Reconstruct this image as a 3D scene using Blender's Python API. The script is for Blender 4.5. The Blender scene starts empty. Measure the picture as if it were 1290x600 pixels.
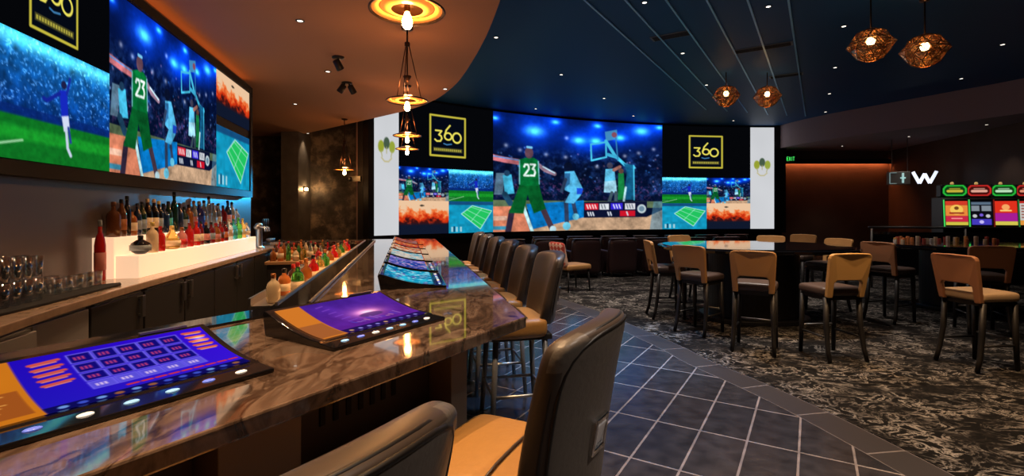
import bpy, bmesh, math, random
import numpy as np
from mathutils import Vector, Matrix

random.seed(7)
RNG = np.random.RandomState(11)
PI = math.pi
scn = bpy.context.scene
C = scn.collection

# ------------------------------------------------------------------ camera
cam_d = bpy.data.cameras.new('camera')
cam = bpy.data.objects.new('camera', cam_d)
C.objects.link(cam)
cam.location = (0, 0, 1.5)
cam.rotation_euler = (PI / 2, 0, 0)
cam_d.sensor_width = 36
cam_d.lens = 620 / 1290 * 36
cam_d.shift_y = -33 / 1290
cam_d.clip_start = 0.05
scn.camera = cam

# ------------------------------------------------------------------ world, exposure, light levels
world = bpy.data.worlds.new('world')
scn.world = world
world.use_nodes = True
world.node_tree.nodes['Background'].inputs[0].default_value = (0.10, 0.12, 0.20, 1)
world.node_tree.nodes['Background'].inputs[1].default_value = 0.012
scn.view_settings.view_transform = 'Standard'
scn.view_settings.look = 'None'
scn.view_settings.exposure = 0.0
scn.view_settings.gamma = 1.0
scn.view_settings.use_curve_mapping = False
SCREEN = 1.0          # video wall brightness
BULB = 260.0           # pendant filaments
SPOT_BAR = 24.0       # recessed downlights over the bar
SPOT_HALL = 40.0      # recessed downlights over the carpet
RISER = 0.82
ADDED_STRIP_BAR = 2.6
PENDANT_UP = 12.0     # lights added above the pendant shades to warm the ceiling


# ------------------------------------------------------------------ object helpers
def tag(o, label=None, cat=None, group=None, kind=None):
    if label: o['label'] = label
    if cat: o['category'] = cat
    if group: o['group'] = group
    if kind: o['kind'] = kind
    return o


def thing(name, label, cat, loc=(0, 0, 0), rz=0.0, group=None):
    o = bpy.data.objects.new(name, None)
    o.empty_display_size = 0.1
    C.objects.link(o)
    o.location = loc
    o.rotation_euler = (0, 0, rz)
    return tag(o, label, cat, group)


def dup(root, loc=None, rz=None, label=None, parent=None):
    c = root.copy()
    C.objects.link(c)
    if parent is not None: c.parent = parent
    if loc is not None: c.location = loc
    if rz is not None: c.rotation_euler = (0, 0, rz)
    if label: c['label'] = label
    for ch in root.children:
        dup(ch, parent=c)
    return c


class MB:
    """collects shapes; build() links them as ONE mesh object"""
    def __init__(s):
        s.v, s.f, s.m, s.sm = [], [], [], []

    def add(s, vs, fs, mi=0, smooth=False):
        b = len(s.v)
        s.v += [tuple(v) for v in vs]
        s.f += [tuple(i + b for i in f) for f in fs]
        s.m += [mi] * len(fs)
        s.sm += [smooth] * len(fs)
        return s

    def box(s, c, d, rz=0.0, mi=0, rx=0.0):
        hx, hy, hz = d[0] / 2, d[1] / 2, d[2] / 2
        M = Matrix.Rotation(rz, 3, 'Z') @ Matrix.Rotation(rx, 3, 'X')
        vs = [Vector(c) + M @ Vector((x, y, z)) for z in (-hz, hz) for x, y in ((-hx, -hy), (hx, -hy), (hx, hy), (-hx, hy))]
        return s.add(vs, [(3, 2, 1, 0), (4, 5, 6, 7), (0, 1, 5, 4), (1, 2, 6, 5), (2, 3, 7, 6), (3, 0, 4, 7)], mi)

    def bbox(s, lo, hi, mi=0):
        return s.box([(a + b) / 2 for a, b in zip(lo, hi)], [abs(b - a) for a, b in zip(lo, hi)], 0, mi)

    def prism(s, poly, z0, z1, mi=0):
        n = len(poly)
        ar = sum(poly[i][0] * poly[(i + 1) % n][1] - poly[(i + 1) % n][0] * poly[i][1] for i in range(n))
        if ar < 0: poly = poly[::-1]
        vs = [(x, y, z0) for x, y in poly] + [(x, y, z1) for x, y in poly]
        fs = [tuple(range(n))[::-1], tuple(range(n, 2 * n))]
        fs += [(i, (i + 1) % n, n + (i + 1) % n, n + i) for i in range(n)]
        return s.add(vs, fs, mi)

    def extrude(s, prof, x0, x1, mi=0, smooth=False):
        """profile in (y, z), run along x"""
        n = len(prof)
        ar = sum(prof[i][0] * prof[(i + 1) % n][1] - prof[(i + 1) % n][0] * prof[i][1] for i in range(n))
        if ar < 0: prof = prof[::-1]
        vs = [(x0, y, z) for y, z in prof] + [(x1, y, z) for y, z in prof]
        fs = [tuple(range(n))[::-1], tuple(range(n, 2 * n))]
        fs += [(i, (i + 1) % n, n + (i + 1) % n, n + i) for i in range(n)]
        return s.add(vs, fs, mi, smooth)

    def lathe(s, prof, c=(0, 0, 0), seg=20, mi=0, smooth=True, sy=1.0, loop=False):
        vs, fs = [], []
        for r, z in prof:
            for k in range(seg):
                a = 2 * PI * k / seg
                vs.append((c[0] + r * math.cos(a), c[1] + sy * r * math.sin(a), c[2] + z))
        m = len(prof)
        for i in range(m - 1):
            for k in range(seg):
                k2 = (k + 1) % seg
                fs.append((i * seg + k, i * seg + k2, (i + 1) * seg + k2, (i + 1) * seg + k))
        if loop:
            for k in range(seg):
                k2 = (k + 1) % seg
                fs.append(((m - 1) * seg + k, (m - 1) * seg + k2, k2, k))
        if not loop and prof[0][0] > 1e-5: fs.append(tuple(range(seg))[::-1])
        if not loop and prof[-1][0] > 1e-5: fs.append(tuple((m - 1) * seg + k for k in range(seg)))
        return s.add(vs, fs, mi, smooth)

    def tube(s, pts, r, seg=8, mi=0, closed=False):
        pts = [Vector(p) for p in pts]
        n = len(pts)
        rs = r if isinstance(r, (list, tuple)) else [r] * n
        vs, fs = [], []
        up = None
        for i, p in enumerate(pts):
            if closed: t = (pts[(i + 1) % n] - pts[i - 1])
            else: t = pts[min(i + 1, n - 1)] - pts[max(i - 1, 0)]
            t.normalize()
            if up is None:
                up = Vector((0, 0, 1)) if abs(t.z) < 0.9 else Vector((1, 0, 0))
            a = t.cross(up)
            if a.length < 1e-4: a = t.cross(Vector((0, 1, 0)))
            a.normalize()
            b = a.cross(t)
            up = b.copy()
            for k in range(seg):
                w = 2 * PI * k / seg
                vs.append(p + (a * math.cos(w) + b * math.sin(w)) * rs[i])
        m = n if closed else n - 1
        for i in range(m):
            j = (i + 1) % n
            for k in range(seg):
                k2 = (k + 1) % seg
                fs.append((i * seg + k, j * seg + k, j * seg + k2, i * seg + k2))
        if not closed:
            fs.append(tuple(range(seg)))
            fs.append(tuple((n - 1) * seg + k for k in range(seg))[::-1])
        return s.add(vs, fs, mi, True)

    def build(s, name, mats, parent=None, bevel=0.0, subsurf=0, seg=2):
        me = bpy.data.meshes.new(name)
        me.from_pydata(s.v, [], s.f)
        mats = mats if isinstance(mats, (list, tuple)) else [mats]
        for m in mats: me.materials.append(m)
        me.polygons.foreach_set('material_index', s.m)
        me.polygons.foreach_set('use_smooth', [True] * len(s.f) if subsurf else s.sm)
        bm = bmesh.new(); bm.from_mesh(me)
        bmesh.ops.recalc_face_normals(bm, faces=bm.faces)
        bm.to_mesh(me); bm.free()
        me.update()
        o = bpy.data.objects.new(name, me)
        C.objects.link(o)
        if parent is not None: o.parent = parent
        if bevel:
            b = o.modifiers.new('bevel', 'BEVEL'); b.width = bevel; b.segments = seg; b.limit_method = 'ANGLE'
        if subsurf:
            u = o.modifiers.new('subsurf', 'SUBSURF'); u.levels = subsurf; u.render_levels = subsurf
        return o


def struct(name, mb, mat, **k):
    return tag(mb.build(name, mat, **k), kind='structure')


# ------------------------------------------------------------------ materials
MATS = {}


def lin(c):
    return tuple(((x / 255) / 12.92 if x / 255 <= 0.04045 else ((x / 255 + 0.055) / 1.055) ** 2.4) for x in c)


def mat(name, col, rough=0.5, metal=0.0, emit=None, es=0.0, trans=0.0, ior=1.45, spec=0.5, alpha=1.0, noise=0.0, nscale=8.0, coat=0.0):
    if name in MATS: return MATS[name]
    m = bpy.data.materials.new(name)
    m.use_nodes = True
    nt = m.node_tree
    b = nt.nodes['Principled BSDF']
    b.inputs['Base Color'].default_value = (*col, 1)
    b.inputs['Roughness'].default_value = rough
    b.inputs['Metallic'].default_value = metal
    b.inputs['IOR'].default_value = ior
    b.inputs['Specular IOR Level'].default_value = spec
    b.inputs['Transmission Weight'].default_value = trans
    b.inputs['Alpha'].default_value = alpha
    b.inputs['Coat Weight'].default_value = coat
    if emit:
        b.inputs['Emission Color'].default_value = (*emit, 1)
        b.inputs['Emission Strength'].default_value = es
    if noise:
        tc = nt.nodes.new('ShaderNodeTexCoord')
        n = nt.nodes.new('ShaderNodeTexNoise'); n.inputs['Scale'].default_value = nscale; n.inputs['Detail'].default_value = 5
        mx = nt.nodes.new('ShaderNodeMix'); mx.data_type = 'RGBA'
        mx.inputs[6].default_value = (*[c * (1 - noise) for c in col], 1)
        mx.inputs[7].default_value = (*[min(1, c * (1 + noise)) for c in col], 1)
        nt.links.new(tc.outputs['Object'], n.inputs['Vector'])
        nt.links.new(n.outputs['Fac'], mx.inputs[0])
        nt.links.new(mx.outputs[2], b.inputs['Base Color'])
        bp = nt.nodes.new('ShaderNodeBump'); bp.inputs['Strength'].default_value = 0.15; bp.inputs['Distance'].default_value = 0.01
        nt.links.new(n.outputs['Fac'], bp.inputs['Height'])
        nt.links.new(bp.outputs['Normal'], b.inputs['Normal'])
    MATS[name] = m
    return m


def screen_mat(name, strength):
    if name in MATS: return MATS[name]
    m = bpy.data.materials.new(name); m.use_nodes = True
    nt = m.node_tree; nt.nodes.clear()
    at = nt.nodes.new('ShaderNodeAttribute'); at.attribute_name = 'Col'
    e = nt.nodes.new('ShaderNodeEmission'); e.inputs[1].default_value = strength
    o = nt.nodes.new('ShaderNodeOutputMaterial')
    nt.links.new(at.outputs['Color'], e.inputs[0]); nt.links.new(e.outputs[0], o.inputs[0])
    MATS[name] = m
    return m


def N(nt, t, **k):
    n = nt.nodes.new(t)
    for a, v in k.items():
        if a in n.inputs.keys(): n.inputs[a].default_value = v
        else: setattr(n, a, v)
    return n


def ramp(nt, stops):
    r = nt.nodes.new('ShaderNodeValToRGB')
    el = r.color_ramp.elements
    while len(el) < len(stops): el.new(0.5)
    for e, (p, c) in zip(el, stops):
        e.position = p; e.color = (*c, 1)
    return r


def tile_mat():
    m = bpy.data.materials.new('slate floor tile'); m.use_nodes = True
    nt = m.node_tree; b = nt.nodes['Principled BSDF']; L = nt.links.new
    tc = N(nt, 'ShaderNodeTexCoord')
    mp = N(nt, 'ShaderNodeMapping', vector_type='TEXTURE')
    mp.inputs['Location'].default_value = (0.789, 3.676, 0)
    mp.inputs['Rotation'].default_value = (0, 0, -math.radians(31.3))
    L(tc.outputs['Object'], mp.inputs[0])
    br = N(nt, 'ShaderNodeTexBrick', offset=0.0, squash=1.0)
    br.inputs['Scale'].default_value = 1.0
    br.inputs['Mortar Size'].default_value = 0.008
    br.inputs['Mortar Smooth'].default_value = 0.3
    br.inputs['Brick Width'].default_value = 0.2925
    br.inputs['Row Height'].default_value = 0.61
    br.inputs['Color1'].default_value = (0.022, 0.023, 0.027, 1)
    br.inputs['Color2'].default_value = (0.033, 0.032, 0.035, 1)
    br.inputs['Mortar'].default_value = (0.155, 0.135, 0.13, 1)
    L(mp.outputs[0], br.inputs['Vector'])
    no = N(nt, 'ShaderNodeTexNoise'); no.inputs['Scale'].default_value = 9; no.inputs['Detail'].default_value = 8
    L(tc.outputs['Object'], no.inputs['Vector'])
    r = ramp(nt, [(0.3, (0.55, 0.52, 0.52)), (0.75, (1.5, 1.4, 1.35))])
    L(no.outputs['Fac'], r.inputs[0])
    mx = N(nt, 'ShaderNodeMix', data_type='RGBA', blend_type='MULTIPLY'); mx.inputs[0].default_value = 1
    L(br.outputs['Color'], mx.inputs[6]); L(r.outputs[0], mx.inputs[7])
    L(mx.outputs[2], b.inputs['Base Color'])
    rr = N(nt, 'ShaderNodeMath', operation='MULTIPLY_ADD'); rr.inputs[1].default_value = 0.45; rr.inputs[2].default_value = 0.22
    L(br.outputs['Fac'], rr.inputs[0]); L(rr.outputs[0], b.inputs['Roughness'])
    bp = N(nt, 'ShaderNodeBump'); bp.inputs['Strength'].default_value = 0.35; bp.inputs['Distance'].default_value = 0.006
    iv = N(nt, 'ShaderNodeMath', operation='SUBTRACT'); L(no.outputs['Fac'], iv.inputs[0]); L(br.outputs['Fac'], iv.inputs[1])
    L(iv.outputs[0], bp.inputs['Height']); L(bp.outputs[0], b.inputs['Normal'])
    b.inputs['Specular IOR Level'].default_value = 0.75
    return m


def border_mat():
    m = bpy.data.materials.new('border tile'); m.use_nodes = True
    nt = m.node_tree; b = nt.nodes['Principled BSDF']; L = nt.links.new
    uv = N(nt, 'ShaderNodeUVMap', uv_map='UV')
    br = N(nt, 'ShaderNodeTexBrick', offset=0.0)
    br.inputs['Scale'].default_value = 1.0
    br.inputs['Mortar Size'].default_value = 0.007
    br.inputs['Brick Width'].default_value = 0.60
    br.inputs['Row Height'].default_value = 0.28
    br.inputs['Color1'].default_value = (0.030, 0.027, 0.029, 1)
    br.inputs['Color2'].default_value = (0.036, 0.032, 0.033, 1)
    br.inputs['Mortar'].default_value = (0.155, 0.135, 0.13, 1)
    L(uv.outputs[0], br.inputs['Vector'])
    L(br.outputs['Color'], b.inputs['Base Color'])
    b.inputs['Roughness'].default_value = 0.32
    return m


def carpet_mat():
    m = bpy.data.materials.new('scribbled carpet'); m.use_nodes = True
    nt = m.node_tree; b = nt.nodes['Principled BSDF']; L = nt.links.new
    tc = N(nt, 'ShaderNodeTexCoord')
    mp = N(nt, 'ShaderNodeMapping'); mp.inputs['Rotation'].default_value = (0, 0, 0.9); mp.inputs['Scale'].default_value = (1, 1.45, 1)
    L(tc.outputs['Object'], mp.inputs[0])
    a = N(nt, 'ShaderNodeTexNoise'); a.inputs['Scale'].default_value = 5.2; a.inputs['Detail'].default_value = 8; a.inputs['Roughness'].default_value = 0.62; a.inputs['Distortion'].default_value = 1.5
    L(mp.outputs[0], a.inputs['Vector'])
    sb = N(nt, 'ShaderNodeMath', operation='SUBTRACT'); sb.inputs[1].default_value = 0.5; L(a.outputs['Fac'], sb.inputs[0])
    ab = N(nt, 'ShaderNodeMath', operation='ABSOLUTE'); L(sb.outputs[0], ab.inputs[0])
    ln = N(nt, 'ShaderNodeMapRange'); ln.inputs[1].default_value = 0.014; ln.inputs[2].default_value = 0.055; ln.inputs[3].default_value = 1; ln.inputs[4].default_value = 0
    L(ab.outputs[0], ln.inputs[0])
    big = N(nt, 'ShaderNodeTexNoise'); big.inputs['Scale'].default_value = 2.1; big.inputs['Detail'].default_value = 5; big.inputs['Roughness'].default_value = 0.7
    L(tc.outputs['Object'], big.inputs['Vector'])
    mk = N(nt, 'ShaderNodeMapRange'); mk.inputs[1].default_value = 0.38; mk.inputs[2].default_value = 0.56; mk.inputs[3].default_value = 0.12; mk.inputs[4].default_value = 1
    L(big.outputs['Fac'], mk.inputs[0])
    ml = N(nt, 'ShaderNodeMath', operation='MULTIPLY'); L(ln.outputs[0], ml.inputs[0]); L(mk.outputs[0], ml.inputs[1])
    r = ramp(nt, [(0.0, (0.004, 0.0036, 0.0036)), (0.35, (0.016, 0.0135, 0.012)), (0.72, (0.095, 0.086, 0.078)), (1.0, (0.20, 0.183, 0.166))])
    L(ml.outputs[0], r.inputs[0])
    L(r.outputs[0], b.inputs['Base Color'])
    b.inputs['Roughness'].default_value = 0.95
    b.inputs['Specular IOR Level'].default_value = 0.1
    bp = N(nt, 'ShaderNodeBump'); bp.inputs['Strength'].default_value = 0.4; bp.inputs['Distance'].default_value = 0.01
    L(a.outputs['Fac'], bp.inputs['Height']); L(bp.outputs[0], b.inputs['Normal'])
    return m


def marble_mat():
    m = bpy.data.materials.new('brown marble'); m.use_nodes = True
    nt = m.node_tree; b = nt.nodes['Principled BSDF']; L = nt.links.new
    tc = N(nt, 'ShaderNodeTexCoord')
    mp = N(nt, 'ShaderNodeMapping'); mp.inputs['Rotation'].default_value = (0, 0, 0.5); mp.inputs['Scale'].default_value = (3.2, 1, 1)
    L(tc.outputs['Object'], mp.inputs[0])
    a = N(nt, 'ShaderNodeTexNoise'); a.inputs['Scale'].default_value = 2.6; a.inputs['Detail'].default_value = 9; a.inputs['Distortion'].default_value = 1.4; a.inputs['Roughness'].default_value = 0.6
    L(mp.outputs[0], a.inputs['Vector'])
    r = ramp(nt, [(0.25, (0.016, 0.012, 0.010)), (0.42, (0.075, 0.048, 0.036)), (0.52, (0.15, 0.105, 0.082)), (0.62, (0.080, 0.052, 0.039)), (0.8, (0.22, 0.17, 0.14))])
    L(a.outputs['Fac'], r.inputs[0])
    v = N(nt, 'ShaderNodeTexVoronoi', feature='DISTANCE_TO_EDGE'); v.inputs['Scale'].default_value = 1.7
    wr = N(nt, 'ShaderNodeVectorMath', operation='MULTIPLY_ADD'); wr.inputs[1].default_value = (0.5, 0.5, 0.5)
    L(a.outputs['Color'], wr.inputs[0]); L(mp.outputs[0], wr.inputs[2]); L(wr.outputs[0], v.inputs['Vector'])
    vr = ramp(nt, [(0.0, (0.15, 0.12, 0.11)), (0.05, (1, 1, 1))])
    L(v.outputs['Distance'], vr.inputs[0])
    mx = N(nt, 'ShaderNodeMix', data_type='RGBA', blend_type='MULTIPLY'); mx.inputs[0].default_value = 0.85
    L(r.outputs[0], mx.inputs[6]); L(vr.outputs[0], mx.inputs[7]); L(mx.outputs[2], b.inputs['Base Color'])
    b.inputs['Roughness'].default_value = 0.06
    b.inputs['IOR'].default_value = 1.75
    b.inputs['Coat Weight'].default_value = 0.6
    b.inputs['Coat Roughness'].default_value = 0.02
    return m


def stone_mat():
    m = bpy.data.materials.new('dark slab stone'); m.use_nodes = True
    nt = m.node_tree; b = nt.nodes['Principled BSDF']; L = nt.links.new
    tc = N(nt, 'ShaderNodeTexCoord')
    a = N(nt, 'ShaderNodeTexNoise'); a.inputs['Scale'].default_value = 2.2; a.inputs['Detail'].default_value = 10; a.inputs['Roughness'].default_value = 0.65
    L(tc.outputs['Object'], a.inputs['Vector'])
    r = ramp(nt, [(0.35, (0.018, 0.015, 0.013)), (0.52, (0.075, 0.062, 0.052)), (0.66, (0.30, 0.235, 0.17))])
    L(a.outputs['Fac'], r.inputs[0]); L(r.outputs[0], b.inputs['Base Color'])
    b.inputs['Roughness'].default_value = 0.45
    bp = N(nt, 'ShaderNodeBump'); bp.inputs['Strength'].default_value = 0.6; bp.inputs['Distance'].default_value = 0.03
    L(a.outputs['Fac'], bp.inputs['Height']); L(bp.outputs[0], b.inputs['Normal'])
    return m


M_TILE, M_BORDER, M_CARPET, M_MARBLE, M_STONE = tile_mat(), border_mat(), carpet_mat(), marble_mat(), stone_mat()
M_BLACK = mat('black satin', (0.008, 0.008, 0.010), 0.35)
M_BLACKG = mat('black gloss', (0.006, 0.006, 0.008), 0.06, coat=0.5)
M_BLACKM = mat('black matt', (0.010, 0.010, 0.012), 0.8)
M_CEIL_BAR = mat('bar ceiling paint', (0.40, 0.22, 0.135), 0.8)
M_CEIL = mat('dark ceiling painted with blue light', (0.010, 0.085, 0.24), 0.55)  # blue light falling on the dark ceiling is put into the colour
M_SOFFIT = mat('soffit paint', (0.36, 0.26, 0.27), 0.8)
M_TBAR = mat('ceiling channel metal', (0.30, 0.66, 1.0), 0.4, 0.2)  # pale metal; the blue light it catches is in its colour
M_WALLG = mat('polished bronze wall', (0.13, 0.105, 0.10), 0.28, 0.35)
M_WALLD = mat('dark brown wall', (0.075, 0.045, 0.032), 0.6, noise=0.3, nscale=2)
M_PLAST = mat('taupe plaster', (0.34, 0.24, 0.225), 0.7)
M_COUNT = mat('back counter stone', (0.36, 0.25, 0.18), 0.16, noise=0.35, nscale=14)
M_CAB = mat('black cabinet laminate', (0.030, 0.027, 0.026), 0.38)
M_STEEL = mat('brushed steel', (0.45, 0.43, 0.42), 0.33, 1.0)
M_STEELD = mat('dark steel', (0.15, 0.145, 0.14), 0.4, 0.3)
M_CHROME = mat('chrome', (0.75, 0.75, 0.76), 0.12, 1.0)
M_RISER = mat('backlit acrylic', (0.8, 0.6, 0.45), 0.4, emit=(1.0, 0.66, 0.41), es=RISER)
M_LEATH = mat('grey brown leather', (0.105, 0.088, 0.074), 0.36, noise=0.12, nscale=60)
M_LEATHD = mat('dark brown leather', (0.050, 0.036, 0.028), 0.38)
M_LEATHT = mat('tan leather', (0.30, 0.145, 0.036), 0.42, noise=0.1, nscale=50)
M_STOOLT = mat('tan vinyl', (0.40, 0.205, 0.070), 0.45)
M_STOOLT2 = mat('pale tan vinyl', (0.50, 0.29, 0.10), 0.45)
M_STOOLR = mat('red brown vinyl', (0.33, 0.15, 0.075), 0.45)
M_STOOLS = mat('dark brown vinyl', (0.060, 0.040, 0.034), 0.4)
M_STOOLC = mat('cream tan vinyl', (0.36, 0.25, 0.15), 0.45)
M_LEG = mat('black lacquered wood', (0.008, 0.007, 0.007), 0.5)
M_LOUNGE = mat('maroon black leather', (0.035, 0.018, 0.020), 0.36)
M_LOUNGEG = mat('grey vinyl top', (0.11, 0.095, 0.105), 0.33)
M_PANEL = mat('taupe bar panel', (0.20, 0.145, 0.11), 0.5)
M_PANELD = mat('dark bar panel', (0.045, 0.033, 0.027), 0.5)
M_LEDGE = mat('grey beige ledge', (0.40, 0.33, 0.27), 0.5)
M_COPPER = mat('antique copper', (0.42, 0.18, 0.07), 0.28, 1.0)
M_AMBER = mat('amber glass dish', (0.75, 0.30, 0.07), 0.3, emit=(1.0, 0.27, 0.04), es=0.75)
M_BRONZE = mat('dark bronze metal', (0.10, 0.055, 0.035), 0.35, 0.9)
M_BULB = mat('glowing filament bulb', (1, 0.7, 0.3), 0.3, emit=(1.0, 0.46, 0.13), es=BULB)
M_GLOBE = mat('glowing globe bulb', (1, 0.7, 0.3), 0.3, emit=(1.0, 0.62, 0.28), es=34)
_m = bpy.data.materials.new('thin clear glass'); _m.use_nodes = True
_nt = _m.node_tree; _nt.nodes.clear()
_tr = _nt.nodes.new('ShaderNodeBsdfTransparent'); _tr.inputs[0].default_value = (0.90, 0.92, 0.94, 1)
_gl = _nt.nodes.new('ShaderNodeBsdfGlossy'); _gl.inputs['Roughness'].default_value = 0.08; _gl.inputs[0].default_value = (0.9, 0.93, 0.96, 1)
_lw = _nt.nodes.new('ShaderNodeLayerWeight'); _lw.inputs[0].default_value = 0.35
_mr = _nt.nodes.new('ShaderNodeMapRange'); _mr.inputs[3].default_value = 0.10; _mr.inputs[4].default_value = 0.9
_mx = _nt.nodes.new('ShaderNodeMixShader'); _ou = _nt.nodes.new('ShaderNodeOutputMaterial')
_nt.links.new(_lw.outputs['Facing'], _mr.inputs[0]); _nt.links.new(_mr.outputs[0], _mx.inputs[0])
_nt.links.new(_tr.outputs[0], _mx.inputs[1]); _nt.links.new(_gl.outputs[0], _mx.inputs[2]); _nt.links.new(_mx.outputs[0], _ou.inputs[0])
M_GLASS = _m
M_LED = mat('downlight lens', (1, 1, 1), 0.3, emit=(1.0, 0.90, 0.76), es=2.6)
M_SCREEN = screen_mat('LED display pixels', SCREEN)
M_GAME = screen_mat('game display', 0.95)


def bridge(p, q, n):
    return [tuple(Vector(p).lerp(Vector(q), i / n)) for i in range(n + 1)]


# ------------------------------------------------------------------ bar frames
BD = math.radians(-12.28)                       # far run of the bar
bx, by = math.sin(BD), math.cos(BD)


def L(a, t, z=0.0):
    """far bar frame: a across (right), t along"""
    return (a * by + t * bx, -a * bx + t * by, z)


P0 = (0.048, 2.0)
UD = math.radians(32.0)
ux, uy = math.sin(UD), math.cos(UD)


def Q(u, n, z=0.0):
    """near bar frame: u along (away), n across (towards the seats)"""
    return (P0[0] + u * ux + n * uy, P0[1] + u * uy - n * ux, z)


def rz_of(dx, dy):
    return math.atan2(-dx, dy)


RZ_FAR = BD * -1                                # local +y along the far run
RZ_NEAR = -UD                                   # local +y along the near run


# ------------------------------------------------------------------ painting of what the displays show
class Img:
    def __init__(s, w, h, asp, bg=(0, 0, 0)):
        s.w, s.h, s.asp = w, h, asp
        xs = (np.arange(w) + 0.5) / w * asp
        ys = (np.arange(h) + 0.5) / h
        s.X, s.Y = np.meshgrid(xs, ys)
        s.px = 1.0 / h
        s.a = np.zeros((h, w, 3)) + np.array(bg, float)

    def blend(s, al, col):
        s.a = s.a * (1 - al[..., None]) + np.array(col, float) * al[..., None]

    def add(s, al, col):
        s.a = s.a + np.array(col, float) * al[..., None]

    def segd(s, p, q):
        px, py = p; qx, qy = q
        dx, dy = qx - px, qy - py
        t = np.clip(((s.X - px) * dx + (s.Y - py) * dy) / (dx * dx + dy * dy + 1e-12), 0, 1)
        return np.hypot(s.X - px - t * dx, s.Y - py - t * dy)

    def line(s, pts, w, col, soft=0.7, k=1.0):
        d = np.min([s.segd(pts[i], pts[i + 1]) for i in range(len(pts) - 1)], axis=0)
        s.blend(np.clip((w / 2 - d) / (s.px * soft * 2) + 0.5, 0, 1) * k, col)

    def poly(s, pts, col, k=1.0, soft=0.7):
        ins = np.zeros_like(s.X, bool)
        n = len(pts)
        for i in range(n):
            x1, y1 = pts[i]; x2, y2 = pts[(i + 1) % n]
            if y1 == y2: continue
            c = ((y1 > s.Y) != (y2 > s.Y)) & (s.X < (x2 - x1) * (s.Y - y1) / (y2 - y1) + x1)
            ins ^= c
        d = np.min([s.segd(pts[i], pts[(i + 1) % n]) for i in range(n)], axis=0)
        sd = np.where(ins, d, -d)
        s.blend(np.clip(sd / (s.px * soft * 2) + 0.5, 0, 1) * k, col)

    def rect(s, x0, y0, x1, y1, col, k=1.0):
        s.poly([(x0, y0), (x1, y0), (x1, y1), (x0, y1)], col, k)

    def disc(s, c, r, col, k=1.0, ry=None):
        ry = ry or r
        d = np.hypot((s.X - c[0]) / r, (s.Y - c[1]) / ry)
        s.blend(np.clip((1 - d) * min(r, ry) / s.px * 0.7 + 0.5, 0, 1) * k, col)

    def glow(s, c, rx, ry, col):
        s.add(np.exp(-((s.X - c[0]) / rx) ** 2 - ((s.Y - c[1]) / ry) ** 2), col)

    def ring(s, c, r, ry, w, col):
        d = np.abs(np.hypot((s.X - c[0]) / r, (s.Y - c[1]) / ry) - 1) * min(r, ry)
        s.blend(np.clip((w / 2 - d) / (s.px * 1.4) + 0.5, 0, 1), col)

    def noise(s, f, oct=3):
        out = np.zeros((s.h, s.w)); amp = 1; tot = 0
        for o in range(oct):
            gh, gw = max(2, int(f * 2 ** o)), max(2, int(f * 2 ** o * s.asp))
            g = RNG.rand(gh + 1, gw + 1)
            yy = (s.Y * gh).clip(0, gh - 1e-6); xx = (s.X / s.asp * gw).clip(0, gw - 1e-6)
            y0 = yy.astype(int); x0 = xx.astype(int)
            fy = yy - y0; fx = xx - x0
            out += amp * (g[y0, x0] * (1 - fx) * (1 - fy) + g[y0, x0 + 1] * fx * (1 - fy) + g[y0 + 1, x0] * (1 - fx) * fy + g[y0 + 1, x0 + 1] * fx * fy)
            tot += amp; amp *= 0.6
        return out / tot

    def lin(s):
        c = np.clip(s.a, 0, 255) / 255
        return np.where(c <= 0.04045, c / 12.92, ((c + 0.055) / 1.055) ** 2.4)


def digit(im, ch, x, y, w, h, t, col):
    """stroke digits and letters in a box"""
    P = {'2': [[(0, .2), (.2, 0), (.8, 0), (1, .2), (1, .4), (0, 1), (1, 1)]],
         '3': [[(0, 0), (1, 0), (.45, .4), (.8, .45), (1, .7), (.8, 1), (0, 1)]],
         'W': [[(0, 0), (.25, 1), (.5, .3), (.75, 1), (1, 0)]],
         'I': [[(.5, 0), (.5, 1)]]}[ch]
    for st in P:
        im.line([(x + a * w, y + b * h) for a, b in st], t, col)


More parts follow.
